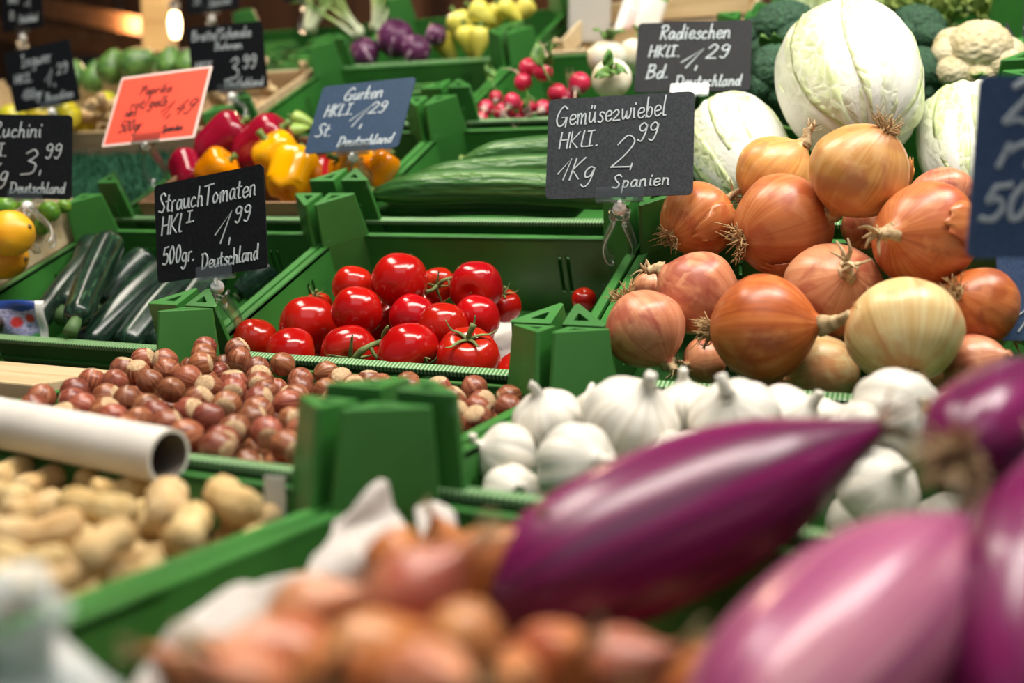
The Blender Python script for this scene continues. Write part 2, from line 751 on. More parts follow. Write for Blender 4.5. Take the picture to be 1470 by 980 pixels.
# ------------------------------------------------------------------ price signs
GLY = {
 'G': (.68, ".6,.85 .4,1 .15,.75 .02,.35 .15,.02 .4,.05 .55,.3 .55,.4|!.3,.42 .6,.42 .55,-.05"),
 'e': (.42, ".05,.25 .35,.3 .35,.48 .2,.52 .06,.35 .1,.08 .25,0 .42,.12"),
 'm': (.6, "!.05,.5 .05,0|.05,.3 .15,.5 .25,.48 .27,.0|.27,.3 .38,.5 .48,.46 .5,.0 .56,.02"),
 'ü': (.46, ".05,.5 .05,.15 .15,0 .3,.15 .36,.5|!.36,.5 .38,0 .44,.02|!.12,.7 .14,.85|!.28,.7 .31,.85"),
 'u': (.46, ".05,.5 .05,.15 .15,0 .3,.15 .36,.5|!.36,.5 .38,0 .44,.02"),
 's': (.34, ".35,.45 .2,.52 .1,.4 .25,.25 .28,.1 .15,0 .03,.06"),
 'z': (.44, ".03,.42 .2,.56 .34,.4 .2,.2 .05,.02 .42,.02"),
 'w': (.56, ".03,.5 .08,.08 .15,0 .25,.2 .27,.4 .3,.08 .4,0 .5,.2 .52,.5"),
 'i': (.2, "!.08,.5 .1,0 .16,.02|!.12,.7 .14,.77"),
 'b': (.4, "!.1,1 .06,0|.06,.25 .2,.5 .35,.35 .3,.05 .15,0 .06,.1"),
 'l': (.22, ".12,1 .06,.3 .08,.02 .2,.02"),
 'H': (.52, "!.05,1 .03,0|!.45,1 .42,0|!.03,.48 .45,.52"),
 'K': (.5, "!.06,1 .04,0|!.45,1 .07,.45 .42,0"),
 'k': (.38, "!.08,1 .05,0|!.32,.5 .07,.22 .33,0"),
 'I': (.46, "!.05,.95 .4,.98|!.22,.97 .2,.03|!.02,.02 .38,.04"),
 '.': (.18, "!.06,0 .09,.04"),
 ',': (.2, "!.1,.12 .05,-.18"),
 '1': (.46, "!0,.3 .38,1 .3,0"),
 'g': (.44, ".38,.45 .2,.52 .05,.3 .12,.05 .3,.1 .38,.45 .34,-.2 .18,-.42 .03,-.3"),
 '2': (.54, ".05,.72 .25,1 .45,.8 .3,.4 .02,.02|!.02,.03 .48,.02"),
 '9': (.46, ".4,.85 .25,1 .08,.8 .15,.58 .35,.62 .42,.9 .38,.4 .25,.02 .08,.1"),
 '3': (.5, ".08,.85 .3,1 .42,.8 .18,.55|.18,.55 .42,.4 .35,.08 .0,.0"),
 '4': (.5, "!.35,1 .02,.4 .48,.4|!.36,.6 .32,0"),
 '5': (.48, "!.45,1 .15,.95 .08,.55|.08,.55 .3,.62 .42,.35 .28,.03 .02,.05"),
 '7': (.5, "!.0,.95 .45,1 .2,0|!.08,.5 .4,.52"),
 '0': (.46, ".22,1 .05,.6 .12,.05 .3,.08 .4,.5 .3,.95 .2,1"),
 'S': (.48, ".45,.85 .3,1 .1,.85 .2,.55 .38,.3 .28,.02 .03,.08"),
 'p': (.4, "!.08,.5 .04,-.4|.06,.3 .2,.52 .34,.35 .25,.03 .06,.1"),
 'a': (.44, ".36,.42 .2,.52 .05,.28 .1,.02 .25,.05 .36,.42|!.36,.5 .37,.05 .45,.02"),
 'n': (.44, "!.05,.5 .04,0|.04,.28 .18,.5 .32,.45 .34,.05 .4,.02"),
 't': (.3, "!.15,.85 .1,.15 .15,.0 .25,.03|!.0,.52 .28,.55"),
 'r': (.32, "!.06,.5 .05,0|.05,.25 .15,.48 .28,.5"),
 'c': (.38, ".33,.42 .2,.52 .05,.28 .12,.02 .35,.06"),
 'h': (.42, "!.1,1 .05,0|.05,.25 .18,.5 .31,.42 .33,.02 .4,.02"),
 'T': (.52, "!.0,.93 .6,1|!.3,.97 .26,0"),
 'o': (.42, ".2,.5 .05,.3 .1,.03 .28,.04 .36,.3 .22,.5"),
 'D': (.6, "!.1,1 .06,0|.0,.95 .35,.95 .55,.6 .4,.1 .02,0"),
 'd': (.46, ".34,.42 .2,.52 .05,.28 .1,.02 .25,.05 .34,.42|!.4,1 .35,.05 .42,.02"),
 'Z': (.56, ".05,.85 .3,1 .45,.8 .2,.35 .02,.02 .25,.08 .5,.0"),
 'R': (.52, "!.1,1 .05,0|.0,.9 .35,1 .42,.7 .07,.5|!.15,.5 .45,0"),
 'B': (.5, "!.08,1 .05,0|.02,.92 .35,1 .35,.65 .08,.53 .42,.45 .38,.1 .03,0"),
 'P': (.48, "!.1,1 .05,0|.0,.9 .38,1 .4,.62 .07,.48"),
 '/': (.36, "!0,-.1 .3,1.05"), ' ': (.3, ''),
}
CHALK = Mat('white_chalk_ink', '#bcc6ca', .8)
BLACKINK = Mat('black_marker_ink', '#2a1a20', .7)


def slate(name, c1, c2, rough=.5):
    M = Mat(name, c1, rough)
    co = M.tc()
    g = M.noise(co, 420, 2)
    M.color(M.ramp(g, [(.35, c1), (.75, c2)]))
    M.bump(g, .12, .0005)
    M.b.inputs['Specular IOR Level'].default_value = .12
    return M


SLATE = slate('black_slate_board', '#15171a', '#202226')
SLATE_GREY = slate('grey_slate_board', '#34373b', '#43464a', .45)
SLATE_SHEEN = slate('blue_sheen_slate_board', '#35465c', '#3f5168', .4)  # bluish sheen on dark slate, put into the base colour
SLATE_SHEEN_NEAR = slate('near_sheen_slate_board', '#46597a', '#52678a', .4)  # lighter copy: sheen on the near boards painted into the colour
REDPAPER = Mat('orange_red_paper', '#ff5a44', .5)
LAMINATE = Mat('laminate_edge', '#f0d5cc', .3)
WHITEP = Mat('white_plastic', '#e9e9e4', .35)


def write(text, x, z, h, width=None, slant=.14, rot=0.0, rad=.0008):
    """handwriting as a flat raised stroke on a board's front"""
    pen, strokes = 0.0, []
    for ch in text:
        w_, src = GLY[ch]
        for st in src.split('|') if src else []:
            sharp = st.startswith('!')
            P = [tuple(float(a) for a in q.split(',')) for q in st.lstrip('!').split()]
            jx, jy = rnd.uniform(-.02, .02), rnd.uniform(-.03, .03)
            P = [Vector((pen + a + jx + b * slant, b + jy, 0)) for a, b in P]
            strokes.append(P if sharp else catmull(P, 5))
        pen += w_ + .06
    sx = (width / (pen * h)) if width else 1.0
    mb = MB()
    cr, sr = math.cos(rot), math.sin(rot)
    for P in strokes:
        Q = []
        for q in P:
            a, b = q.x * h * sx, q.y * h
            Q.append(Vector((x + a * cr - b * sr, -.0009, z + a * sr + b * cr)))
        # flat pen stroke with thickness
        n, vs, fs = len(Q), [], []
        for i, q in enumerate(Q):
            t = (Q[min(i + 1, n - 1)] - Q[max(i - 1, 0)])
            t = t.normalized() if t.length > 1e-9 else Vector((1, 0, 0))
            e = t * rad * .7 * (-1 if i == 0 else 1 if i == n - 1 else 0)
            b = Vector((-t.z, 0, t.x)) * rad * rnd.uniform(.85, 1.1)
            for o in (b, -b):
                vs.append(q + e + o)
            for o in (b, -b):
                vs.append(q + e + o * .8 + Vector((0, -.0006, 0)))
        for i in range(n - 1):
            a, c = 4 * i, 4 * i + 4
            fs += [(a + 2, c + 2, c + 3, a + 3), (a, c, c + 2, a + 2), (a + 3, c + 3, c + 1, a + 1)]
        fs += [(0, 2, 3, 1), (4 * n - 4, 4 * n - 3, 4 * n - 1, 4 * n - 2)]
        mb.add(vs, fs)
    return mb


def rounded(mb, w_, h_, r, y0, y1, cz=0.0, mi=0):
    pts = []
    for cx_, cz_, a0 in ((w_ / 2 - r, h_ / 2 - r, 0), (-w_ / 2 + r, h_ / 2 - r, 90), (-w_ / 2 + r, -h_ / 2 + r, 180), (w_ / 2 - r, -h_ / 2 + r, 270)):
        for k in range(6):
            a = math.radians(a0 + k * 18)
            pts.append((cx_ + r * math.cos(a), cz_ + r * math.sin(a)))
    n = len(pts)
    vs = [(a, y0, b + cz) for a, b in pts] + [(a, y1, b + cz) for a, b in pts]
    fs = [tuple(range(n - 1, -1, -1)), tuple(range(n, 2 * n))] + [(i, (i + 1) % n, n + (i + 1) % n, n + i) for i in range(n)]
    fs = [tuple(reversed(f)) for f in fs]
    mb.add(vs, fs, mi)


def sign(label, loc, yaw, tilt, roll, lines, board=SLATE, ink=CHALK, clipx=0.0, foot=None, rad=.0008, w_=.148, h_=.105, lam=False, group='price signs'):
    E_ = (Matrix.Rotation(math.radians(yaw), 3, 'Z') @ Matrix.Rotation(math.radians(tilt), 3, 'X') @ Matrix.Rotation(math.radians(roll), 3, 'Y'))
    q = E_.to_quaternion()
    root = thing('price_sign', label, 'sign', loc, q, group)
    b = MB(); rounded(b, w_, h_, .0055 if not lam else .001, -.0008, .0008); b.build('board', board, root, smooth=False)
    if lam:
        e = MB(); rounded(e, w_ + .008, h_ + .008, .002, -.0003, .0004); e.build('laminate_edge', LAMINATE, root, smooth=False)
    for ln in lines:
        write(*ln[:4], **dict(dict(rad=rad), **(ln[4] if len(ln) > 4 else {}))).build('lettering', ink, root, smooth=False)
    zb = -h_ / 2
    # clear channel along the lower edge, joint, sprung clip
    c = MB(); c.box((clipx - .024, -.0032, zb - .004), (clipx + .024, -.0024, zb + .0105)); c.box((clipx - .024, .002, zb - .004), (clipx + .024, .0028, zb + .0105))
    c.box((clipx - .024, -.0032, zb - .0050), (clipx + .024, .0028, zb - .0035))
    c.build('holder_strip', CLEAR, root, smooth=False)
    down = (q.inverted() @ Vector((0, 0, -1))).normalized()
    if foot is not None:
        tgt = q.inverted() @ (Vector(foot) - Vector(loc))
        o0 = Vector((clipx, 0, zb - .006))
        down = (tgt - o0).normalized()
        L = max((tgt - o0).length, .045)
    else:
        o0, L = Vector((clipx, 0, zb - .006)), .05
    side = Vector((1, 0, 0)); side = (side - down * side.dot(down)).normalized()
    fw = down.cross(side)
    P = lambda a, s, f=0.0: o0 + down * a + side * s + fw * f
    j = MB(); j.tube([P(-.003, 0), P(.003, 0), P(.0045, 0), P(.008, 0), P(.0125, 0), P(.014, 0)], [.002, .002, .0062, .0072, .0062, .003], 10)
    j.build('ball_joint', WHITEP, root)
    k = MB()
    a0 = .014
    def plate(pts, hw, th):
        n = len(pts)
        vs, fs = [], []
        for i, p in enumerate(pts):
            tn = (pts[min(i + 1, n - 1)] - pts[max(i - 1, 0)]).normalized()
            nn = tn.cross(fw).normalized() * th
            w2 = hw * (.75 + .25 * math.sin(PI * min(1, i / (n - 1) * 1.3)))
            vs += [p + fw * w2 + nn, p - fw * w2 + nn, p - fw * w2 - nn, p + fw * w2 - nn]
        for i in range(n - 1):
            for q in range(4):
                fs.append((4 * i + q, 4 * i + (q + 1) % 4, 4 * i + 4 + (q + 1) % 4, 4 * i + 4 + q))
        fs += [(3, 2, 1, 0), (4 * n - 4, 4 * n - 3, 4 * n - 2, 4 * n - 1)]
        k.add(vs, fs)
    for s in (-1, 1):
        plate(catmull([P(a0 + .001, s * .0095), P(a0 + .004, s * .0075), P(a0 + .010, s * .0045), P(a0 + .016, s * .0060), P(a0 + (L - a0) * .66, s * .0155), P(L - .002, s * .0125), P(L + .004, s * .0060)], 4), .0080, .0017)
        k.tube([P(a0 + .019, s * .006, -.006), P(a0 + .019, s * .006, .006)], .0018, 6)
    k.tube([P(a0 + .009, -.0045), P(a0 + .009, .0045)], .0032, 8)
    k.build('clip', CLEAR, root)
    return root


D = math.radians
sign('grey price sign for the vegetable onions at 2,99, clipped above the big onions', (-.291, .976, 1.336), 7, -13, -2, [
    ('Gemüsezwiebel', -.0655, .0235, .0205, dict(width=.113, rot=D(3))),
    ('HKlI.', -.062, -.0005, .0165, dict(width=.042, rot=D(2))),
    ('1Kg', -.064, -.0335, .0215, dict(width=.040, slant=.3, rot=D(3))),
    ('2', -.008, -.0235, .033, dict(width=.024, slant=.2)), (',', .011, -.0215, .02),
    ('99', .0165, .0035, .019, dict(width=.022)),
    ('Spanien', -.006, -.0435, .0135, dict(width=.058, rot=D(2)))],
    SLATE_GREY, clipx=.002, foot=on('T', 889, 372, -.004))
sign('black price sign for the vine tomatoes at 1,99, between zucchini and tomatoes', (-.685, .833, 1.252), -4, -7, -8, [
    ('StrauchTomaten', -.069, .022, .020, dict(width=.134, rot=D(0))),
    ('HKl', -.066, -.002, .019, dict(width=.030)), ('I.', -.030, .0065, .012, dict(width=.012)),
    ('1', .004, -.020, .031, dict(slant=.4, width=.018)), (',', .025, -.0195, .022),
    ('99', .034, -.003, .0165, dict(width=.022)),
    ('500gr.', -.066, -.034, .018, dict(width=.046)),
    ('Deutschland', -.012, -.045, .016, dict(width=.076, rot=D(2)))],
    clipx=.006, foot=on('T', 325, 470, -.004), rad=.0009)
sign('black price sign for zucchini at 3,99, above the lemons', (-1.07, .938, 1.336), 15, -3, 1, [
    ('Zuchini', -.034, .024, .019, dict(width=.068, rot=D(1))),
    ('HKlI.', -.055, .0, .016, dict(width=.042)),
    ('1Kg', -.052, -.031, .022, dict(width=.040, slant=.25)),
    ('3', .005, -.023, .032, dict(width=.024)), (',', .030, -.0195, .02),
    ('99', .037, -.002, .0185, dict(width=.023)),
    ('Deutschland', -.010, -.046, .0135, dict(width=.076, rot=D(1)))],
    clipx=.012, foot=at(62, 352, 1.2))
sign('blue-grey price sign for cucumbers at 1,29, above the yellow bell peppers', (-.696, 1.147, 1.397), -5, -27, -2, [
    ('Gurken', -.033, .026, .019, dict(width=.062)),
    ('HKl.I.', -.058, .003, .018, dict(width=.048)),
    ('1', -.018, -.016, .03, dict(slant=.5, width=.02)), (',', .006, -.016, .02),
    ('29', .013, .002, .017, dict(width=.028)),
    ('St.', -.064, -.028, .02, dict(width=.028)),
    ('Deutschland', -.022, -.045, .014, dict(width=.086))],
    SLATE_SHEEN, clipx=.006, foot=on('C', 522, 268, -.004), rad=.0010)
sign('grey price sign for radishes at 1,29, in front of the broccoli', (-.2955, 1.3165, 1.479), 10, -24, 0, [
    ('Radieschen', -.045, .026, .022, dict(width=.092)),
    ('HKlI.', -.058, .0, .017, dict(width=.042)),
    ('1', -.02, -.018, .028, dict(slant=.5, width=.02)), (',', .003, -.018, .02),
    ('29', .016, -.004, .02, dict(width=.03)),
    ('Bd.', -.059, -.032, .02, dict(width=.03)),
    ('Deutschland', -.021, -.045, .016, dict(width=.084))],
    SLATE, clipx=-.002, foot=on('R', 1000, 160, -.004), rad=.0010)
sign('black price sign for beans at 3,99, behind the orange-red paper sign', (-1.089, 1.378, 1.53), 2, 7, -1, [
    ('Breite/Schmale', -.066, .030, .016, dict(width=.118)), ('Bohnen', -.022, .013, .012, dict(width=.054)),
    ('HKlI', -.066, -.018, .014, dict(width=.035)), ('3', .0, -.034, .032, dict(width=.022, rad=.0013)), (',', .022, -.034, .022),
    ('99', .028, -.019, .021, dict(width=.028, rad=.0012)), ('Deutschland', -.01, -.048, .013, dict(width=.076))],
    clipx=.0, foot=at(345, 172, 1.62), rad=.0010)
sign('orange-red laminated paper sign for bell peppers at 1,49', (-.996, 1.107, 1.415), 0, -26, -4, [
    ('Paprika', -.036, .022, .014, dict(width=.056)), ('rot/gelb', -.046, .0, .016, dict(width=.064)),
    ('HKl', -.052, -.012, .008, dict(width=.02)), ('500gr', -.056, -.036, .018, dict(width=.04)),
    ('1,49', .008, -.018, .023, dict(width=.055, slant=.4)), ('Spanien', .02, -.043, .010, dict(width=.036))],
    REDPAPER, BLACKINK, clipx=-.002, foot=on('C', 228, 262, -.01), lam=True, rad=.0010, w_=.150, h_=.106)
sign('black price sign for ginger at 1,29, near the yellow mangoes', (-1.462, 1.34, 1.511), 4, 5, -7, [
    ('Ingwer', -.04, .022, .021, dict(width=.07)), ('HKlI.', -.062, -.004, .015, dict(width=.042)),
    ('1', .004, -.018, .028, dict(slant=.35, width=.016)), (',', .024, -.018, .016), ('29', .034, -.002, .018, dict(width=.026)),
    ('100gr', -.052, -.034, .017, dict(width=.048)), ('Brasilien', .0, -.044, .014, dict(width=.062))],
    clipx=.008, foot=at(75, 190, 1.72))
sign('black price sign with a chalked 3, highest above the green crates by the dark panel', (-1.775, 1.583, 1.713), -13, 0, 2, [
    ('HKlI', -.05, .0, .018, dict(width=.04)), ('3', .012, -.006, .032, dict(width=.022, rad=.0013)), (',', .03, -.008, .02), ('49', .036, .008, .02, dict(width=.028)),
    ('St.', -.05, -.033, .018, dict(width=.024)), ('Deutschland', -.01, -.042, .015, dict(width=.07))],
    clipx=.0, foot=at(34, 78, 2.1), w_=.16, h_=.115)
sign('black price sign by the wooden post, only its lower edge in view', (-1.478, 1.822, 1.779), -9, 1, 1, [
    ('St.', -.06, -.04, .02, dict(width=.03)), ('Spanien', -.01, -.046, .014, dict(width=.07))],
    clipx=.0, foot=at(303, 50, 2.2), w_=.165, h_=.117)
sign('grey price sign over the white packet, with a white label strip at its edge', (-.404, 1.97, 1.735), 19, 8, -3, [
    ('9.', -.045, -.042, .026, dict(width=.03, rad=.0016))],
    SLATE_GREY, clipx=.0, foot=at(1045, 40, 1.95))
sign('dark price sign above the beans, only a lower corner in view', at(442, -40, 2.15), -5, 3, -4, [
    ], clipx=-.01, foot=at(440, 45, 2.15))
sign('blue-grey price sign nearest the viewer beside the big onions, out of focus', (.089, .677, 1.291), 25, 3, -1, [
    ('Z', -.058, .026, .024, dict(width=.018, rad=.0018)), ('m', -.062, .002, .024, dict(width=.05, rad=.0018)),
    ('500', -.068, -.030, .020, dict(width=.045, rad=.0018))],
    SLATE_SHEEN_NEAR, clipx=.03, foot=at(1600, 560, .66))
sign('dark blue-grey sign behind the nearest one, at the end of the big onions', (.120, .955, 1.215), 26, -7, -1, [
    ('1', -.066, -.042, .03, dict(slant=.5, width=.02))],
    SLATE_SHEEN_NEAR, clipx=.02, foot=at(1560, 560, .9), w_=.145, h_=.1)
sign('dark slate sign above the cauliflower, cut by the frame', (.161, 1.643, 1.578), 8, -10, 3, [
    ('3', -.055, -.035, .03, dict(width=.024))],
    SLATE_GREY, clipx=.0)


# ------------------------------------------------------------------ big onions
def onion_skin(name, dark, mid, light, patch, rough=.28):
    M = Mat(name, mid, rough)
    a = M.noise(M.meridian(5, 6), 1.0, 4, .6, .4)
    c = M.ramp(a, [(.22, dark), (.45, mid), (.78, light)])
    fine = M.noise(M.meridian(38, 5), 1.0, 2, .5)
    c = M.mix(M.math('MULTIPLY', M.ramp(fine, [(.5, 0.0), (.66, 1.0)]), .22), c, dark)
    pt = M.noise(M.jitter(M.tc()), 28, 3, .5, .6)
    c = M.mix(M.math('MULTIPLY', M.ramp(pt, [(.48, 0.0), (.62, 1.0)]), .7), c, patch)
    pt2 = M.noise(M.jitter(M.tc(), 91.0), 34, 3, .5, .6)
    c = M.mix(M.math('MULTIPLY', M.ramp(pt2, [(.56, 0.0), (.66, 1.0)]), .5), c, light)
    M.color(M.hue(c, .005, .2))
    M.rough(M.ramp(a, [(.3, rough + .12), (.7, rough)]))
    M.bump(fine, .12, .0006)
    return M


SK_COPPER = onion_skin('copper_onion_skin', '#9a4a20', '#c0703a', '#d9945e', '#b0522c')
SK_PINK = onion_skin('pinkish_onion_skin', '#a55a3c', '#c9835c', '#dfa47c', '#9c4638')
SK_GOLD = onion_skin('golden_onion_skin', '#b0682a', '#d2924c', '#e5b47a', '#c27a52')
SK_PALE = onion_skin('pale_onion_skin', '#b98a50', '#d9b67c', '#e2d6a6', '#c98350')
SK_DARK = onion_skin('deep_copper_onion_skin', '#8c3a18', '#b4572a', '#d07c46', '#96401f')
DRY = Mat('dry_onion_neck', '#b49468', .8)
DRY.color(DRY.ramp(DRY.noise(DRY.tc(), 120, 3), [(.3, '#8a6a42'), (.7, '#d6bf94')]))
ROOT = Mat('dry_roots', '#a98a5e', .9)


def onion_profile(R, flat=1.0, neck=.1):
    return [(a * R, b * R * flat) for a, b in interp([(0, -.86), (.14, -.87), (.38, -.80), (.72, -.56), (.95, -.2), (1, .05), (.93, .36), (.72, .64), (.46, .83), (.24, .95), (neck + .03, 1.06), (neck, 1.14), (0, 1.15)], 4)]


def make_onion(skin, seed, neck=True, root=True, flake=True, R=.05, flat=1.03, name='onion', necklen=.35):
    r = random.Random(seed)
    t = thing(name, 'onion', 'onion')
    b = MB()
    ph = [r.uniform(0, 6.3) for _ in range(4)]

    def fn(p, a, s):
        k = 1 + .018 * math.sin(2 * a + ph[0]) + .012 * math.sin(3 * a + ph[1]) + .006 * math.sin(9 * a + ph[2])
        return Vector((p.x * k, p.y * k, p.z))
    b.lathe(onion_profile(R, flat), 44, fn)
    b.build('bulb', skin, t)
    if neck:
        n = MB()
        bend = Vector((r.uniform(-.25, .25), r.uniform(-.25, .25), 0))
        z0 = R * flat * 1.0
        base = [Vector((0, 0, z0))]
        for i in range(1, 6):
            base.append(Vector((0, 0, z0 + R * necklen * i / 5)) + bend * R * (i / 5) ** 2)
        n.tube(catmull(base, 3), [R * max(.10, .2 - .010 * i + .008 * math.sin(i * 1.3 + seed)) for i in range(16)][:len(catmull(base, 3))], 9,
               prof=lambda a: 1 + .25 * math.sin(3 * a) + .12 * math.sin(7 * a))
        for i in range(7):                                     # frayed papery ends
            a = 2 * PI * i / 7 + r.uniform(-.3, .3)
            q = base[-1 - (i % 2)]
            d = Vector((math.cos(a), math.sin(a), r.uniform(.2, 1.3))).normalized()
            L = R * r.uniform(.2, .5)
            pts = catmull([q, q + d * L * .5 + Vector((0, 0, .05 * R)), q + d * L + bend * R * .3 + Vector((r.uniform(-.1, .1), r.uniform(-.1, .1), 0)) * R], 3)
            n.tube(pts, [R * .075 * (1 - .8 * k / (len(pts) - 1)) for k in range(len(pts))], 5, flat=.25)
        n.build('dry_neck', DRY, t)
    if root:
        n = MB()
        n.lathe([(0, -.9 * R * flat), (R * .16, -.885 * R * flat), (R * .2, -.83 * R * flat)], 12)
        for i in range(60):
            a = r.uniform(0, 2 * PI)
            q = Vector((math.cos(a), math.sin(a), 0)) * R * r.uniform(.02, .17) + Vector((0, 0, -.87 * R * flat))
            d = Vector((math.cos(a) * r.uniform(.3, 1.5), math.sin(a) * r.uniform(.3, 1.5), -1)).normalized()
            L = R * r.uniform(.15, .42)
            j = lambda: Vector((r.uniform(-1, 1), r.uniform(-1, 1), r.uniform(-1, 1))) * R * .07
            n.tube(catmull([q, q + d * L * .5 + j(), q + d * L + j() * 1.6], 3), [R * .013] * 6 + [R * .006], 4)
        n.build('root_tuft', ROOT, t)
    if flake:
        n = MB()
        for k in range(1):
            a0, s0 = r.uniform(0, 6.3), r.uniform(-.35, .1)
            wv, hv = r.uniform(.35, .6), r.uniform(.5, .75)

            def g(u, v):
                uu, vv = (u - .5) * 2, (v - .5) * 2
                edge = 1 - .18 * math.sin(9 * uu + 3 * vv) * abs(uu)
                a = a0 + uu * wv * edge * (1 - .35 * vv * vv)
                z = s0 + vv * hv * (1 - .2 * uu * uu + .08 * math.sin(7 * uu))
                z = max(-.8, min(.85, z))
                rad = math.sqrt(max(.04, 1 - (z / .98) ** 2)) * 1.0
                lift = 1.008 + .012 * max(0, abs(uu) - .6) + .012 * max(0, vv - .55) + .008 * math.sin(5 * uu + 4 * vv) * .5 + .004
                return Vector((math.cos(a) * rad * R * lift, math.sin(a) * rad * R * lift, z * R * flat * 1.02))
            n.grid(10, 10, g)
        n.build('loose_skin', skin, t, solid=.0004)
    return Kind(t)


ON = {'copper': make_onion(SK_COPPER, 1), 'dark': make_onion(SK_DARK, 5, root=True, flake=False, necklen=.6), 'pink': make_onion(SK_PINK, 2, flake=False, necklen=.25),
      'gold': make_onion(SK_GOLD, 3), 'pale': make_onion(SK_PALE, 4, neck=False, flake=False), 'plain': make_onion(SK_PINK, 6, neck=False, root=False, flake=False)}
onions = [  # px, py, r, h, kind, neck direction as seen, label
    (1235, 243, 71, .085, 'gold', (-.35, -.72, -.5), 'golden onion on top of the heap, root tuft upwards against the napa cabbage'),
    (1110, 252, 57, .065, 'gold', (.6, .65, .35), 'onion with a frayed dry tip just beside the topmost onion, touching the cabbages'),
    (1000, 316, 56, .045, 'copper', (.72, .5, -.35), 'copper onion with bushy roots beside the clip of the grey onion sign'),
    (1122, 326, 75, .050, 'copper', (.9, .3, -.25), 'large copper onion with flaking skin under the frayed onion'),
    (1242, 326, 34, .03, 'plain', (.3, .5, -.6), 'smooth pinkish onion wedged under the topmost onion'),
    (1330, 338, 76, .060, 'copper', (-.8, -.02, .5), 'large copper onion whose dry neck points to the heap middle, by the dark signs'),
    (1352, 285, 46, .055, 'plain', (.2, .7, -.5), 'smooth onion peeping over the large one beside the near sign'),
    (1402, 440, 58, .015, 'dark', (.6, -.3, -.4), 'shaded deep-copper onion half behind the dark blue-grey signs'),
    (1003, 422, 62, .020, 'pink', (-.75, .5, -.2), 'reddish onion with a dark red blush above the corner of the crate'),
    (925, 470, 60, .005, 'pink', (.45, -.78, .35), 'pale pinkish onion at the front corner post, its dry end downwards'),
    (935, 414, 27, .0, 'plain', (0, .9, .3), 'small onion almost hidden behind the pinkish onion at the corner'),
    (1092, 470, 79, .028, 'dark', (.86, .05, .45), 'glossy deep-copper onion in front with a long twisted dry neck'),
    (1195, 418, 70, .020, 'pink', (.0, .28, .9), 'matt pinkish onion facing the viewer with its stubby dried neck'),
    (1297, 478, 82, .030, 'pale', (.12, .72, -.55), 'pale yellow onion with greenish streaks, largest in the front row'),
    (1012, 518, 33, -.025, 'pink', (-.85, -.15, .45), 'small onion low at the front rim with a dry papery neck'),
    (1186, 532, 52, -.028, 'pale', (-.7, -.2, -.3), 'straw-coloured striped onion low between the two big front onions'),
    (1400, 528, 48, -.020, 'plain', (.4, .3, .6), 'pinkish onion low at the crate end under the signs'),
]
on_set = settle('T', [o[:4] for o in onions], 1.03, vmin=.014)
under = []
for k in range(4000):                      # onions lying in the bottom layer
    q = Vector((rnd.uniform(.055, .345), rnd.uniform(.055, .245), -.052))
    if (q.x < .07 or q.x > .33) and (q.y < .07 or q.y > .23):
        continue
    Q = inrow('T', *q)
    if all((Q - P).length > R + .040 for P, R in on_set) and all((q - e).length > .082 for e in under):
        under.append(q)
        ON['plain'].put(Q, aim((rnd.gauss(0, 1), rnd.gauss(0, 1), rnd.gauss(0, 1))), .039 / .05, 'onion in the bottom layer, seen only through gaps in the heap', 'big onions in the green crate')
for (px, py, rp, h, kd, nd, lab), (P, R) in zip(onions, on_set):
    ON[kd].put(P, aim(cdir(*nd), rnd.uniform(0, 6)), R / .05, lab, 'big onions in the green crate')

# ------------------------------------------------------------------ tomatoes
TOM = Mat('tomato_skin', '#b3140c', .16)
c = TOM.ramp(TOM.noise(TOM.jitter(TOM.tc()), 18, 2), [(.3, '#a30f0b'), (.7, '#b81a0e')])
z = TOM.xyz()[2]
c = TOM.mix(TOM.math('MULTIPLY', TOM.ramp(TOM.math('MULTIPLY', z, 30), [(.55, 0.0), (.85, 1.0)]), .35), c, '#d2481c')
TOM.color(TOM.hue(c, .003, .16))
STEM = Mat('green_tomato_vine', '#5b6a34', .7)
STEM.color(STEM.ramp(STEM.noise(STEM.tc(), 90, 3), [(.3, '#47562a'), (.7, '#7c8a4c')]))
SCAR = Mat('pale_stem_scar', '#c9b06a', .7)


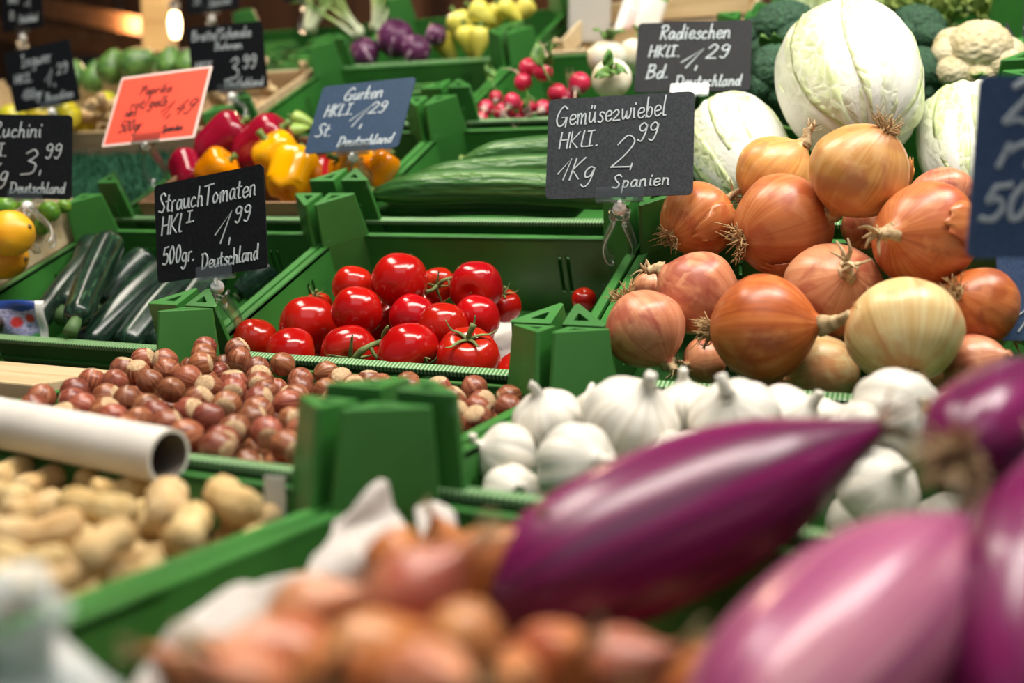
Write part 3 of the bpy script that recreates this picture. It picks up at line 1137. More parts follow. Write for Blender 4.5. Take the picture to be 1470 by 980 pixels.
def make_tomato(seed, calyx=True, vine=False, R=.03, flat=.86):
    r = random.Random(seed)
    t = thing('tomato', 'tomato', 'tomato')
    b = MB()
    p1, p2 = r.uniform(0, 6), r.uniform(0, 6)
    prof = [(a * R, q * R * flat) for a, q in interp([(0, -1.0), (.3, -.97), (.68, -.75), (.94, -.32), (1.0, .08), (.93, .5), (.7, .84), (.42, .97), (.2, .93), (0, .82)], 4)]
    b.lathe(prof, 40, lambda p, a, s: Vector((p.x * (1 + (.022 * math.cos(5 * a + p1) + .015 * math.cos(2 * a + p2)) * (.4 + s)), p.y * (1 + (.022 * math.cos(5 * a + p1) + .015 * math.cos(2 * a + p2)) * (.4 + s)), p.z)))
    b.build('flesh', TOM, t)
    z0 = R * flat * .84
    if calyx:
        n = MB()
        stem = catmull([(0, 0, z0), (.05 * R, 0, z0 + .3 * R), (.2 * R, .1 * R, z0 + .55 * R)], 3)
        n.tube(stem, [.1 * R, .09 * R, .085 * R, .085 * R, .09 * R, .1 * R, .11 * R], 7)
        for i in range(5):
            a = 2 * PI * i / 5 + r.uniform(-.2, .2)
            d = Vector((math.cos(a), math.sin(a), 0))
            L = R * r.uniform(.75, 1.0)
            pts = catmull([Vector((0, 0, z0 + .06 * R)), d * L * .4 + Vector((0, 0, z0 + .20 * R)), d * L * .75 + Vector((0, 0, z0 + .2 * R)), d * L + Vector((0, 0, z0 + R * r.uniform(.15, .5)))], 3)
            n.tube(pts, [R * .075 * (1 - .85 * k / (len(pts) - 1)) + .01 * R for k in range(len(pts))], 6, flat=.45)
        n.build('calyx', STEM, t)
    else:
        n = MB(); n.sphere((0, 0, z0 - .002), .004, 10, 6, (1, 1, .5)); n.build('stem_scar', SCAR, t)
    if vine:
        n = MB()
        s0 = Vector((.2 * R, .1 * R, z0 + .5 * R))
        main = catmull([s0, s0 + Vector((.35, .25, .1)) * R, s0 + Vector((.9, .3, -.1)) * R, s0 + Vector((1.7, .2, -.35)) * R], 4)
        n.tube(main, [.12 * R] * 5 + [.1 * R] * (len(main) - 5), 7)
        n.tube(catmull([s0, s0 + Vector((-.4, -.2, .3)) * R, s0 + Vector((-1.0, -.2, .35)) * R], 4), [.11 * R] * 9, 7)
        for q, d in ((main[6], Vector((.2, -.7, .3))), (main[9], Vector((.1, .6, .4)))):
            n.tube(catmull([q, q + d * .5 * R, q + d * R + Vector((.2, 0, 0)) * R], 3), [.07 * R] * 6 + [.03 * R], 6)
        n.build('vine', STEM, t)
    return Kind(t)


TK = {'p': make_tomato(1, False), 'q': make_tomato(2, False, flat=.93), 'c': make_tomato(3, True), 'v': make_tomato(4, True, True)}
toms = [
    (573, 403, 38.5, .022, 'q', (.2, .3, -.9), 'large round tomato on top of the tomato heap'),
    (513, 448, 35, .005, 'p', (-.2, .5, -.8), 'tomato leaning on the topmost one, shaded on its lower side'),
    (507, 412, 29, .0, 'p', (.0, .6, -.7), 'darker tomato at the back touching the crate wall beside the topmost one'),
    (444, 467, 40, -.012, 'p', (-.3, .6, -.7), 'broad tomato heaped behind the flattened plum-like tomato'),
    (456, 441, 21, -.02, 'c', (-.1, .8, .5), 'small tomato with a dry calyx low against the side wall'),
    (367, 491, 32, -.022, 'p', (-.5, .4, -.7), 'tomato next to the clip of the black tomato sign'),
    (417, 508, 36, -.026, 'q', (.9, .1, -.2), 'flattened tomato lying at the front rim, second from the sign clip'),
    (502, 506, 39, -.015, 'v', (.15, -.25, .9), 'tomato at the front rim with a thick vine stem on its face'),
    (585, 507, 44, -.008, 'c', (.75, -.5, .45), 'largest front tomato, glossy, touched by a curling vine twig'),
    (592, 457, 33, -.005, 'p', (.3, .4, -.8), 'tomato behind the largest front one, under the topmost tomato'),
    (636, 471, 35, .002, 'p', (.1, .5, -.8), 'round tomato between the largest front one and the corner post'),
    (630, 408, 24, -.008, 'v', (-.1, -.2, .95), 'tomato at the back crossed by a forked green vine'),
    (684, 412, 37, .004, 'p', (-.25, -.3, .85), 'tomato turned with its pale stem scar to the viewer, by the white paper'),
    (684, 457, 32, -.006, 'p', (.3, .4, -.8), 'tomato in the shade just behind the slotted corner post'),
    (724, 440, 24, -.026, 'c', (-.1, .8, .55), 'tomato with a green star calyx beside the white paper'),
    (672, 515, 44, -.02, 'c', (.02, .72, .6), 'front tomato with a large star-shaped green calyx, by the corner post'),
    (620, 437, 19, -.03, 'p', (0, .5, .6), 'tomato squeezed in deep between the back tomatoes'),
    (553, 452, 22, -.035, 'p', (0, .5, .6), 'tomato mostly hidden under the topmost one'),
    (808, 482, 19, -.06, 'v', (-.6, .6, .5), 'tomato seen between the two corner posts with a thin vine'),
    (838, 430, 17, -.06, 'p', (0, .6, .4), 'tomato peeping out below the onion crate rim on white paper'),
]
for (px, py, rp, h, kd, nd, lab), (P, R) in zip(toms, settle('T', [(o[0], o[1], o[2] * 1.05, o[3]) for o in toms], 1.0, vmin=.014)):
    TK[kd].put(P, aim(cdir(*nd), rnd.uniform(-.3, .3)), R / .03, lab, 'tomatoes on the vine')

for u, v in [(-.31, .048), (-.25, .048), (-.19, .048), (-.13, .05), (-.09, .10), (-.34, .11), (-.28, .11), (-.21, .12), (-.15, .12), (-.24, .18), (-.18, .18), (-.30, .17)]:
    TK['p'].put(inrow('T', u, v, -.0665), aim((rnd.gauss(0, 1), rnd.gauss(0, 1), rnd.gauss(0, 1))), .95, 'tomato in the bottom layer beneath the other tomatoes', 'tomatoes on the vine')

PAPER = Mat('white_tissue_paper', '#cfcbc3', .85)
PAPER.bump(PAPER.noise(PAPER.tc(), 40, 4), .25, .003)
PAPER.b.inputs['Transmission Weight'].default_value = 0.0


def row_frame(row):
    P, v, n, t = FR[row]
    M = Matrix(((1, 0, 0, P.x), (0, v.y, n.y, P.y), (0, v.z, n.z, P.z), (0, 0, 0, 1)))
    return M


def sheet(name, label, cat, row, u0, u1, v0, v1, hf, m, nu=24, nv=18, thick=.0005, group=None):
    """a crumpled sheet lying in a crate; hf(u, v) gives its height over the rim plane"""
    mb = MB()
    mb.grid(nu, nv, lambda a, b: Vector((u0 + (u1 - u0) * a, v0 + (v1 - v0) * b, hf(a, b))))
    o = mb.build(name, m, solid=thick)
    o.matrix_world = row_frame(row)
    tag(o, label, cat, group)
    return o


nz = lambda a, b, s=1.0, k=0.0: mn.noise(Vector((a * s, b * s, k)))
sheet('lining_paper', 'white paper lining on the floor of the tomato crate', 'paper', 'T', -.20, -.018, .055, .245, lambda a, b: -.089 + .004 * nz(a, b, 9), PAPER)

# ------------------------------------------------------------------ zucchini
ZUC = Mat('zucchini_skin', '#1d3a2a', .25)
co = ZUC.jitter(ZUC.tc())
a = ZUC.noise(ZUC.vec(co, (1, 1, .25)), 160, 3)
c = ZUC.ramp(a, [(.35, '#101f18'), (.62, '#1c3326'), (.82, '#436646')])
st = ZUC.noise(ZUC.meridian(3, 2), 1, 2)
c = ZUC.mix(ZUC.ramp(st, [(.56, 0.0), (.68, .4)]), c, '#31553a')
ZUC.color(c)
ZSTEM = Mat('zucchini_stem', '#4c6a3c', .6)


def make_long(name, cat, mat, stem_mat, L, R, bend, prof, n=28, ribs=0.0, nr=5, stem=.025, seed=0, ends='zucchini'):
    """a long fruit from the stem (+Z) end; local axis along Z, middle at the origin"""
    r = random.Random(seed)
    t = thing(name, cat, cat)
    b = MB()
    pts = []
    for i in range(29):
        s = i / 28
        pts.append(Vector((bend * (1 - (2 * s - 1) ** 2), 0, -L / 2 + L * s)))
    rad = [R * prof(i / 28) for i in range(29)]
    ph = r.uniform(0, 6)
    b.tube(pts, rad, n, prof=(lambda a: 1 + ribs * math.cos(nr * a + ph)))
    # rounded end caps
    b.build('flesh', mat, t)
    if stem:
        s = MB()
        e = pts[-1]
        s.tube([e - Vector((0, 0, .004)), e + Vector((0, 0, stem * .4)), e + Vector((.002, 0, stem))], [rad[-1] * 1.0, R * .42, R * .46], 6, prof=lambda a: 1 + .12 * math.cos(5 * a))
        s.build('stem', stem_mat, t)
    return Kind(t)


def zprof(s):
    e = max(0.0, 1 - ((s - .06) / .06) ** 2) if s < .06 else 1
    g = .80 + .2 * math.sin(min(1, (1 - s) / .8) * PI / 2)
    k = max(0.0, 1 - ((s - .94) / .06) ** 2) if s > .94 else 1
    return max(.02, math.sqrt(e) * g * (math.sqrt(k) * .6 + .4 if s > .94 else 1))


ZK = make_long('zucchini', 'zucchini', ZUC, ZSTEM, .20, .02, .004, zprof, ribs=.025, nr=6, seed=3)
zlist = [
    ((136, 350, -.010), (92, 445, -.030), 19, 'thick zucchini under the wooden lemon crate, its blunt end up'),
    ((136, 364, -.012), (48, 470, -.03), 14, 'slim zucchini with a pale sheen between two thick ones'),
    ((160, 343, .034), (92, 497, .004), 17.5, 'zucchini lying on top of the others, reaching highest'),
    ((214, 367, -.02), (150, 440, -.05), 17, 'zucchini with a bright light streak left of the tomato sign'.replace('left of', 'next to')),
    ((238, 388, -.02), (120, 500, -.035), 19, 'zucchini running from the tomato sign down to the front rim'),
    ((272, 398, -.03), (178, 500, -.045), 19, 'mottled zucchini behind the slotted corner post'),
    ((312, 385, -.035), (222, 500, -.055), 18, 'zucchini mostly behind the corner post and the tomato sign'),
    ((392, 384, -.03), (345, 425, -.05), 15, 'short zucchini end against the tomato crate wall'),
]
for (x1, y1, h1), (x2, y2, h2), rp, lab in zlist:
    A, B = on('T', x1, y1, h1), on('T', x2, y2, h2)
    Lr, mid = (A - B).length, (A + B) / 2
    R = 1.32 * rp * (mid - CAM).dot(FW) / F_PX
    if Lr > .265:
        B = A + (B - A) * .265 / Lr
        Lr, mid = .265, (A + B) / 2
    Rr = R
    v = uvh('T', B)[1]
    if v < Rr + .016 and uvh('T', B)[2] < Rr + .01:
        k_ = (Rr + .016 - v) / max(.02, uvh('T', A)[1] - v)
        B = B.lerp(A, min(.6, k_))
        Lr, mid = (A - B).length, (A + B) / 2
    ZK.put(mid, aim(B - A, rnd.uniform(0, 6)), (R / .02, R / .02, Lr / .20), lab, 'zucchini in the green crate')

# printed packet in the zucchini crate
PRINT = Mat('printed_packet', '#8c8bb8', .35)
u = PRINT.xyz(PRINT.n('TexCoord').outputs['UV'])
uvv = PRINT.n('TexCoord').outputs['UV']
nn = PRINT.noise(uvv, 7, 3)
c = PRINT.ramp(nn, [(.3, '#55628c'), (.45, '#b3aecb'), (.6, '#7d7fae'), (.75, '#d9d5e2')])


def blob(M, c, cu, cv, r, col, soft=.6):
    v = M.n('VectorMath', operation='DISTANCE')
    M.put(v.inputs[0], M.vec(uvv, (1, .7, 0)))
    v.inputs[1].default_value = (cu, cv * .7, 0)
    return M.mix(M.ramp(v.outputs['Value'], [(r * soft, 1.0), (r, 0.0)]), c, col)


c = PRINT.mix(PRINT.math('GREATER_THAN', PRINT.math('ADD', u[1], PRINT.math('MULTIPLY', PRINT.noise(uvv, 5), .2)), .93), c, '#23408a')
c = blob(PRINT, c, .36, .55, .13, '#3b2a2c')
c = blob(PRINT, c, .34, .62, .08, '#c99a80')
c = blob(PRINT, c, .62, .58, .10, '#c03030')
c = blob(PRINT, c, .80, .66, .08, '#b83a34')
c = blob(PRINT, c, .12, .2, .12, '#8a5a44')
c = blob(PRINT, c, .88, .18, .14, '#3f8a3a')
c = PRINT.mix(PRINT.math('GREATER_THAN', u[0], .9), c, '#e8e6e2')
PRINT.color(c)
A, B = on('T', -28, 468, -.01), on('T', 66, 462, -.015)
mb = MB()
ex = (B - A)
up_ = cdir(.03, 1, .35)
mb.grid(16, 10, lambda a, b: A + ex * a + up_ * (b - .55) * .062 * (1 + .05 * math.sin(a * 5)) - FW * (.010 * math.sin(a * PI) + .003 * math.sin(b * 7 + a * 9)))
o = mb.build('printed_packet', PRINT, solid=.004)
tag(o, 'colourful printed packet with a picture of a woman, standing in front of the zucchini', 'packet')

# ------------------------------------------------------------------ hazelnuts
HAZ = Mat('hazelnut_shell', '#6b3a26', .34)
a = HAZ.noise(HAZ.meridian(7, 40), 1, 3, .6)
c = HAZ.ramp(a, [(.3, '#58291b'), (.5, '#8c4c34'), (.72, '#b47c5c')])
c = HAZ.hue(c, .012, .5)
zz = HAZ.math('ADD', HAZ.xyz()[2], HAZ.math('MULTIPLY', HAZ.noise(HAZ.tc(), 300, 2), .0024))
cap = HAZ.math('LESS_THAN', zz, -.0048)
c = HAZ.mix(cap, c, HAZ.ramp(HAZ.noise(HAZ.tc(), 500, 3), [(.35, '#a98862'), (.7, '#d0b38c')]))
HAZ.color(c)
HAZ.rough(HAZ.math('MULTIPLY_ADD', cap, .45, .34))
t = thing('hazelnut', 'hazelnut', 'nut')
b = MB()
b.lathe([(x * .0098, q * .0098) for x, q in interp([(0, -.86), (.4, -.82), (.74, -.62), (.97, -.15), (1, .1), (.9, .48), (.62, .85), (.3, 1.03), (.08, 1.12), (0, 1.18)], 3)], 20,
        lambda p, a, s: Vector((p.x * 1.04, p.y * .96, p.z)))
b.build('shell', HAZ, t)
HK = Kind(t)


def haz_h(u, v):
    """heap of hazelnuts over the rim plane"""
    a, b = (u + CW) / CW, v / CL
    return -.012 + .026 * math.exp(-((a - .10) ** 2) / .05 - ((b - .92) ** 2) / .25) + .010 * math.sin(PI * min(max(a, 0), 1)) + .004 * nz(a * 5, b * 5) + .008 * max(0, a - .6)


spots, r = [], random.Random(12)
HR = .0122
for layer in (0, 1):
    for k in range(9000):
        u, v = r.uniform(-CW + .022, -.022), r.uniform(.022, CL - .022)
        if layer == 1 and r.random() > .6:
            continue
        if (u < -CW + .06 or u > -.06) and (v < .06 or v > CL - .06):
            a_, b_ = min(u + CW, -u), min(v, CL - v)
            if a_ + b_ < .070:
                continue
        p = Vector((u, v, haz_h(u, v) - .016 + layer * .019))
        if all((p - q).length > HR * 1.9 for q in spots):
            spots.append(p)
spots = relax(spots, HR * 1.03, 120, hold=.05)
n_h = 0
spots.sort(key=lambda q: -q.z)
for p in spots:
    p.x, p.y = min(max(p.x, -CW + .024), -.024), min(max(p.y, .024), CL - .024)
    Q = inrow('G', *p)
    x, y, d = px_of(Q)
    if x < -60 or y > 740:
        continue
    n_h += 1
    if n_h > 290:
        break
    d_ = Vector((r.gauss(0, 1), r.gauss(0, 1), r.gauss(0, .8)))
    HK.put(Q, aim(d_, r.uniform(0, 6)), r.uniform(.95, 1.04) * HR / .0104, 'brown hazelnut in the heap of nuts in the green crate', 'hazelnuts in the green crate')
print('hazelnuts', n_h)
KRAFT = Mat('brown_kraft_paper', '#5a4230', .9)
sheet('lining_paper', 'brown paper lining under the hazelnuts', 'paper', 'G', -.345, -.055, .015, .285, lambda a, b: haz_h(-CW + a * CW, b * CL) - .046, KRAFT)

# ------------------------------------------------------------------ garlic
GAR = Mat('garlic_skin', '#e4e0d6', .5)
a = GAR.noise(GAR.meridian(14, 6), 1, 3)
c = GAR.ramp(a, [(.3, '#c4bcac'), (.6, '#dcd8ce')])
pk = GAR.noise(GAR.meridian(3, 20), 1, 2)
c = GAR.mix(GAR.ramp(pk, [(.62, 0.0), (.75, .5)]), c, '#c9b0a4')
GAR.color(c)
GAR.bump(a, .2, .001)
GDRY = Mat('garlic_dry_root', '#b59a70', .9)


def make_garlic(seed, R=.028, lobes=8, neck=1.0):
    r = random.Random(seed)
    t = thing('garlic_bulb', 'garlic', 'garlic')
    b = MB()
    ph = [r.uniform(0, 6) for _ in range(3)]
    prof = [(x * R, q * R) for x, q in interp([(0, -.70), (.2, -.74), (.58, -.68), (.9, -.38), (1.0, .0), (.95, .34), (.74, .60), (.46, .76), (.25, .88), (.17, 1.0)], 4)]

    def fn(p, a, s):
        w_ = math.sin(PI * min(1, s * 1.15)) if s < .87 else 0
        k = 1 + .075 * w_ * (abs(math.cos(lobes / 2 * a + ph[0])) - .6) + .03 * math.sin(2 * a + ph[1]) * w_
        return Vector((p.x * k, p.y * k, p.z))
    b.lathe(prof, 64, fn)
    b.build('bulb', GAR, t)
    n = MB()
    z0 = 1.0 * R
    e = Vector((r.uniform(-.3, .3), r.uniform(-.3, .3), neck * .16)) * R
    pts = catmull([Vector((0, 0, z0 - .1 * R)), Vector((0, 0, z0 + .1 * R)) + e * .4, Vector((0, 0, z0 + .1 * R)) + e], 3)
    n.tube(pts, [.17 * R, .15 * R, .135 * R, .125 * R, .12 * R, .125 * R, .13 * R], 10, prof=lambda a: 1 + .15 * math.sin(4 * a))
    n.build('neck', GAR, t)
    n = MB()
    n.lathe([(0, -.74 * R), (.2 * R, -.73 * R), (.24 * R, -.66 * R)], 14)
    for i in range(22):
        a = r.uniform(0, 2 * PI)
        q = Vector((math.cos(a), math.sin(a), 0)) * R * r.uniform(.05, .22) + Vector((0, 0, -.7 * R))
        n.tube([q, q + Vector((math.cos(a) * .08, math.sin(a) * .08, -.1)) * R * r.uniform(.6, 1.4)], [.018 * R, .01 * R], 4)
    n.build('root_disc', GDRY, t)
    return Kind(t)


GK = [make_garlic(1), make_garlic(2, lobes=10), make_garlic(3, lobes=7)]
gl_ = [
    (786, 605, 46, .010, (-.2, .6, .3), 'garlic bulb by the gap between the nut and garlic crates, higher of two'),
    (727, 655, 43, -.010, (-.8, .3, .3), 'garlic bulb nearest the broad green post, its root end showing brown'),
    (826, 668, 54, -.004, (.55, .2, .8), 'garlic bulb with papery skin, lowest in front of the rim'),
    (905, 606, 62, .008, (.3, .75, .5), 'large garlic bulb in the middle of the crate, neck upwards'),
    (857, 590, 32, .008, (-.2, .7, -.4), 'garlic bulb half hidden behind the large one'),
    (735, 712, 40, -.035, (.2, .3, .8), 'garlic bulb cut by the front rim of its crate'),
    (985, 592, 44, .014, (-.1, .9, .1), 'garlic bulb with its neck raised against the onion crate'),
    (1055, 604, 56, .012, (-.3, .6, .6), 'broad garlic bulb behind the long red onion'),
    (1128, 604, 48, .012, (.5, .5, .5), 'garlic bulb with frayed skin behind the red onion tip'),
    (1185, 610, 36, .006, (.6, .5, .2), 'small garlic bulb beside the red onion tip'),
    (1290, 596, 60, .022, (-.35, -.2, -.75), 'garlic bulb showing its dark root disc, beside the large onions'),
    (1232, 610, 30, .016, (-.9, .2, .3), 'pinkish garlic clove end beside the bulb with the dark root disc'),
    (1258, 700, 52, -.02, (.2, .4, .7), 'garlic bulb in the gap beneath the red onion tips'),
    (985, 680, 55, -.02, (.1, .4, .8), 'garlic bulb largely covered by the long red onion'),
    (1110, 690, 55, -.02, (.1, .5, .8), 'garlic bulb under the tip of the long red onion'),
    (1380, 620, 55, .0, (.1, .5, .8), 'garlic bulb covered by the red onion root clump'),
]
for i, ((px, py, rp, h, nd, lab), (P, R)) in enumerate(zip(gl_, settle('G', [(o[0], o[1], o[2] * 1.13, o[3]) for o in gl_], .95, vmin=.012))):
    GK[i % 3].put(P, aim(cdir(*nd), rnd.uniform(0, 6)), R / .028, lab, 'garlic bulbs in the green crate')
low = []
for k in range(900):                       # the bulbs lying beneath
    u, v = rnd.uniform(.045, .355), rnd.uniform(.045, .255)
    p = Vector((u, v, -.068))
    if all((p - q).length > .057 for q in low):
        low.append(p)
for p in low:
    GK[rnd.randrange(3)].put(inrow('G', *p), aim((rnd.gauss(0, 1), rnd.gauss(0, 1), rnd.uniform(0, 1))), .95, 'white garlic bulb in the bottom layer, under the others', 'garlic bulbs in the green crate')


# ------------------------------------------------------------------ bell peppers
def pepper_skin(name, c1, c2):
    M = Mat(name, c1, .14)
    M.color(M.hue(M.ramp(M.noise(M.jitter(M.tc()), 14, 2), [(.3, c1), (.7, c2)]), .008, .15))
    return M


P_RED, P_YEL, P_ORA = pepper_skin('red_pepper_skin', '#7e0c20', '#9a152a'), pepper_skin('yellow_pepper_skin', '#f0a400', '#f7b916'), pepper_skin('orange_pepper_skin', '#ea8a00', '#f39a0a')
P_PALE = pepper_skin('pale_yellow_pepper_skin', '#d8cc4a', '#e8de72')
PSTEM = Mat('pepper_stem', '#5f7a33', .6)


def make_pepper(skin, seed, lobes=4, L=1.0, R=.04, pointed=False, name='bell_pepper'):
    r = random.Random(seed)
    t = thing(name, 'pepper', 'pepper')
    b = MB()
    ph = r.uniform(0, 6)
    if pointed:
        base = [(0, -1.5), (.12, -1.46), (.4, -1.05), (.7, -.4), (.88, .2), (.82, .62), (.5, .84), (.2, .86), (0, .8)]
    else:
        base = [(0, -.86), (.3, -.98), (.66, -.98), (.86, -.7), (.93, -.2), (1, .3), (.95, .66), (.7, .9), (.36, .92), (.14, .78), (0, .72)]
    prof = [(x * R, q * R * L * 1.05) for x, q in interp(base, 4)]
    dep = .10 if not pointed else .04

    def fn(p, a, s):
        k = 1 + dep * (abs(math.cos(lobes / 2 * a + ph)) - .55) * (1.0 if not pointed else .6) + .03 * math.cos(a + ph)
        z = p.z + (.09 * R * math.cos(lobes * a + 2 * ph) * (1 if s < .3 or s > .8 else 0) if not pointed else 0)
        return Vector((p.x * k, p.y * k, z))
    b.lathe(prof, 48, fn)
    b.build('flesh', skin, t)
    n = MB()
    z0 = R * L * .76
    n.lathe([(0, z0 - .02 * R), (.3 * R, z0 + .02 * R), (.33 * R, z0 + .1 * R), (.16 * R, z0 + .16 * R), (.13 * R, z0 + .4 * R), (.17 * R, z0 + .62 * R), (0, z0 + .64 * R)], 10, lambda p, a, s: Vector((p.x * (1 + .12 * math.cos(5 * a)) + .1 * R * s, p.y * (1 + .12 * math.cos(5 * a)), p.z)))
    n.build('stem', PSTEM, t)
    return Kind(t)


PK = {'r': make_pepper(P_RED, 1, 3, 1.25), 'y': make_pepper(P_YEL, 2, 4), 'o': make_pepper(P_ORA, 3, 4, .95), 'yl': make_pepper(P_ORA, 4, 3, 1.4),
      'pp': make_pepper(P_PALE, 5, 3, 1.0, pointed=True, name='pointed_pepper')}
peps = [
    (322, 199, 30, .035, 'r', (.75, .55, .1), 'red bell pepper lying lengthways under the bean sign'),
    (377, 205, 33, .035, 'r', (.75, .45, .25), 'red bell pepper between the other red one and the cucumber sign'),
    (270, 246, 25, .012, 'r', (-.3, .6, -.4), 'red bell pepper partly under a yellow one, by the tomato sign top'),
    (312, 243, 27, .025, 'o', (.7, .5, .2), 'flat orange-yellow bell pepper over the tomato sign'),
    (402, 226, 34, .020, 'y', (-.5, .7, .4), 'large yellow bell pepper with a green spot, behind the front yellow one'),
    (422, 250, 36, .004, 'y', (.2, .8, -.4), 'front yellow bell pepper at the cardboard tray edge'),
    (508, 238, 32, .012, 'o', (-.8, .2, .6), 'orange bell pepper with its stem towards the yellow ones, under the blue-grey sign'),
    (546, 246, 21, .0, 'yl', (.5, .8, .1), 'long orange pepper leaning on the cucumber crate side'),
    (466, 252, 22, -.01, 'r', (.2, .6, -.5), 'red bell pepper mostly hidden between yellow and orange ones'),
    (490, 264, 22, -.012, 'o', (.2, .6, -.5), 'orange bell pepper low behind the slotted corner post'),
    (350, 250, 28, -.01, 'o', (.1, .7, -.4), 'yellow-orange bell pepper behind the top edge of the tomato sign'),
]
for (px, py, rp, h, kd, nd, lab), (P, R) in zip(peps, settle('C', [o[:4] for o in peps], .99, vmin=.022)):
    PK[kd].put(P, aim(cdir(*nd), rnd.uniform(0, 6)), R / .04, lab, 'bell peppers in the cardboard tray')
# green pointed peppers beside the yellow ones
P_GRN = pepper_skin('light_green_pepper_skin', '#8fae4a', '#a9c468')
GP = make_pepper(P_GRN, 9, 3, 1.15, pointed=True, name='pointed_pepper')
for (px, py, rp, h, nd), lab in zip([(432, 172, 13, .03, (-.9, .3, .2)), (424, 186, 12, .03, (-.8, -.2, .3))],
                                    ['light green pointed pepper behind the red bell peppers, upper of two', 'light green pointed pepper behind the red bell peppers, lower of two']):
    P = on('C', px, py, h)
    GP.put(P, aim(cdir(*nd), 0), rp * (P - CAM).dot(FW) / F_PX / .04, lab, 'light green pointed peppers')


def open_tray(name, label, cat, row, u0, u1, v0, v1, h0, h1, m, th=.003, notch=None, flap=0.0):
    """open box of boards: bottom and four sides as parts"""
    P, v, n, t = FR[row]
    root = thing(name, label, cat, inrow(row, u0, v0, h0), Quaternion((1, 0, 0), t))
    W, L, H = u1 - u0, v1 - v0, h1 - h0
    b = MB(); b.box((0, 0, 0), (W, L, th)); b.build('bottom', m, root, smooth=False)
    for nm, a, c in (('front_side', (0, 0, th), (W, th, H)), ('back_side', (0, L - th, th), (W, L, H)), ('end_side', (0, th, th), (th, L - th, H)), ('end_side', (W - th, th, th), (W, L - th, H))):
        b = MB(); b.box(a, c); b.build(nm, m, root, smooth=False, bevel=.0008)
    return root


open_tray('cardboard_tray', 'brown cardboard tray that the bell peppers lie in', 'tray', 'C', -.746, -.454, .016, .24, -.094, .018, CARD, .004)


# ------------------------------------------------------------------ wooden fruit crates
def wood_crate(label, row, u0, u1, v0, v1, h0, H=.11, two=True, m=CRATEWOOD):
    P, v, n, t = FR[row]
    root = thing('wooden_crate', label, 'crate', inrow(row, u0, v0, h0), Quaternion((1, 0, 0), t), 'wooden fruit crates')
    W, L = u1 - u0, v1 - v0
    b = MB(); b.box((0.004, .004, 0), (W - .004, L - .004, .004)); b.build('bottom', m, root, smooth=False)
    for sx in (0, 1):
        for sy in (0, 1):
            x = .006 if not sx else W - .006 - .022
            y = .006 if not sy else L - .006 - .022
            b = MB()
            pts = [(x, y), (x + .022, y), (x, y + .022)] if (sx, sy) == (0, 0) else [(x + .022, y), (x + .022, y + .022), (x, y)] if (sx, sy) == (1, 0) else \
                [(x, y + .022), (x, y), (x + .022, y + .022)] if (sx, sy) == (0, 1) else [(x + .022, y + .022), (x, y + .022), (x + .022, y)]
            vs = [(a, c, .004) for a, c in pts] + [(a, c, H + .018) for a, c in pts]
            b.add(vs, [(2, 1, 0), (3, 4, 5), (0, 1, 4, 3), (1, 2, 5, 4), (2, 0, 3, 5)])
            b.build('corner_post', PINE, root, smooth=False, bevel=.0012)
    rows_ = [(.004, H * .45), (H * .55, H)] if two else [(.004, H)]
    for z0, z1 in rows_:
        for a, c in (((0, 0), (W, .006)), ((0, L - .006), (W, L))):
            b = MB(); b.box((*a, z0), (*c, z1)); b.build('board', m, root, smooth=False, bevel=.0008)
        for a, c in (((0, .006), (.006, L - .006)), ((W - .006, .006), (W, L - .006))):
            b = MB(); b.box((*a, z0), (*c, z1)); b.build('board', m, root, smooth=False, bevel=.0008)
    return root


wood_crate('pale wooden crate of lemons and limes standing beside the zucchini', 'T', -1.215, -.804, .03, .285, -.005, .078, two=False)
wood_crate('shallow wooden crate of ginger roots above the green turf mat', 'R', -1.20, -.815, .0, .29, -.07, .075, two=False, m=PINE)
wood_crate('wooden crate of yellow mangoes behind the zucchini sign', 'R', -1.64, -1.215, .0, .29, -.07, .075, two=False)
wood_crate('wooden crate holding the white packet, behind the turnips', 'S', -.350, -.02, .0, .29, -.08, .085)

# ------------------------------------------------------------------ citrus
LEM = Mat('lemon_peel', '#f0a820', .38)
LEM.color(LEM.hue(LEM.ramp(LEM.noise(LEM.jitter(LEM.tc()), 20, 2), [(.3, '#ee9f10'), (.7, '#f6bd2c')]), .006, .1))
LEM.bump(LEM.noise(LEM.tc(), 500, 2), .25, .0008)
LIM = Mat('lime_peel', '#4c8a2c', .3)
LIM.color(LIM.hue(LIM.ramp(LIM.noise(LIM.jitter(LIM.tc()), 25, 2), [(.3, '#3f7a26'), (.7, '#7fae3c')]), .01, .2))
LIM.bump(LIM.noise(LIM.tc(), 500, 2), .2, .0008)
MAN = Mat('mango_skin', '#c4b92c', .35)
MAN.color(MAN.hue(MAN.ramp(MAN.noise(MAN.jitter(MAN.tc()), 12, 2), [(.3, '#a9b02c'), (.55, '#d3c22c'), (.75, '#dfc43c')]), .01, .15))
AVO = Mat('avocado_skin', '#4f7a34', .4)
AVO.color(AVO.hue(AVO.ramp(AVO.noise(AVO.jitter(AVO.tc()), 60, 3), [(.3, '#33602c'), (.7, '#6f9a48')]), .01, .25))
NUB = Mat('dry_stem_end', '#7a6236', .8)


def make_fruit(name, cat, skin, prof, R, seed=0, nub=True, asym=0.0):
    t = thing(name, cat, cat)
    b = MB()
    p_ = [(x * R, q * R) for x, q in interp(prof, 4)]
    b.lathe(p_, 32, lambda p, a, s: Vector((p.x * (1 + asym * math.cos(a)) + asym * R * .6 * math.sin(s * PI), p.y * (1 - asym * .4), p.z)))
    b.build('flesh', skin, t)
    if nub:
        n = MB(); z = prof[-1][1] * R
        n.tube([(0, 0, z - .06 * R), (0, 0, z + .03 * R), (0.01 * R, 0, z + .08 * R)], [.11 * R, .10 * R, .06 * R], 8)
        n.build('stem_end', NUB, t)
    return Kind(t)


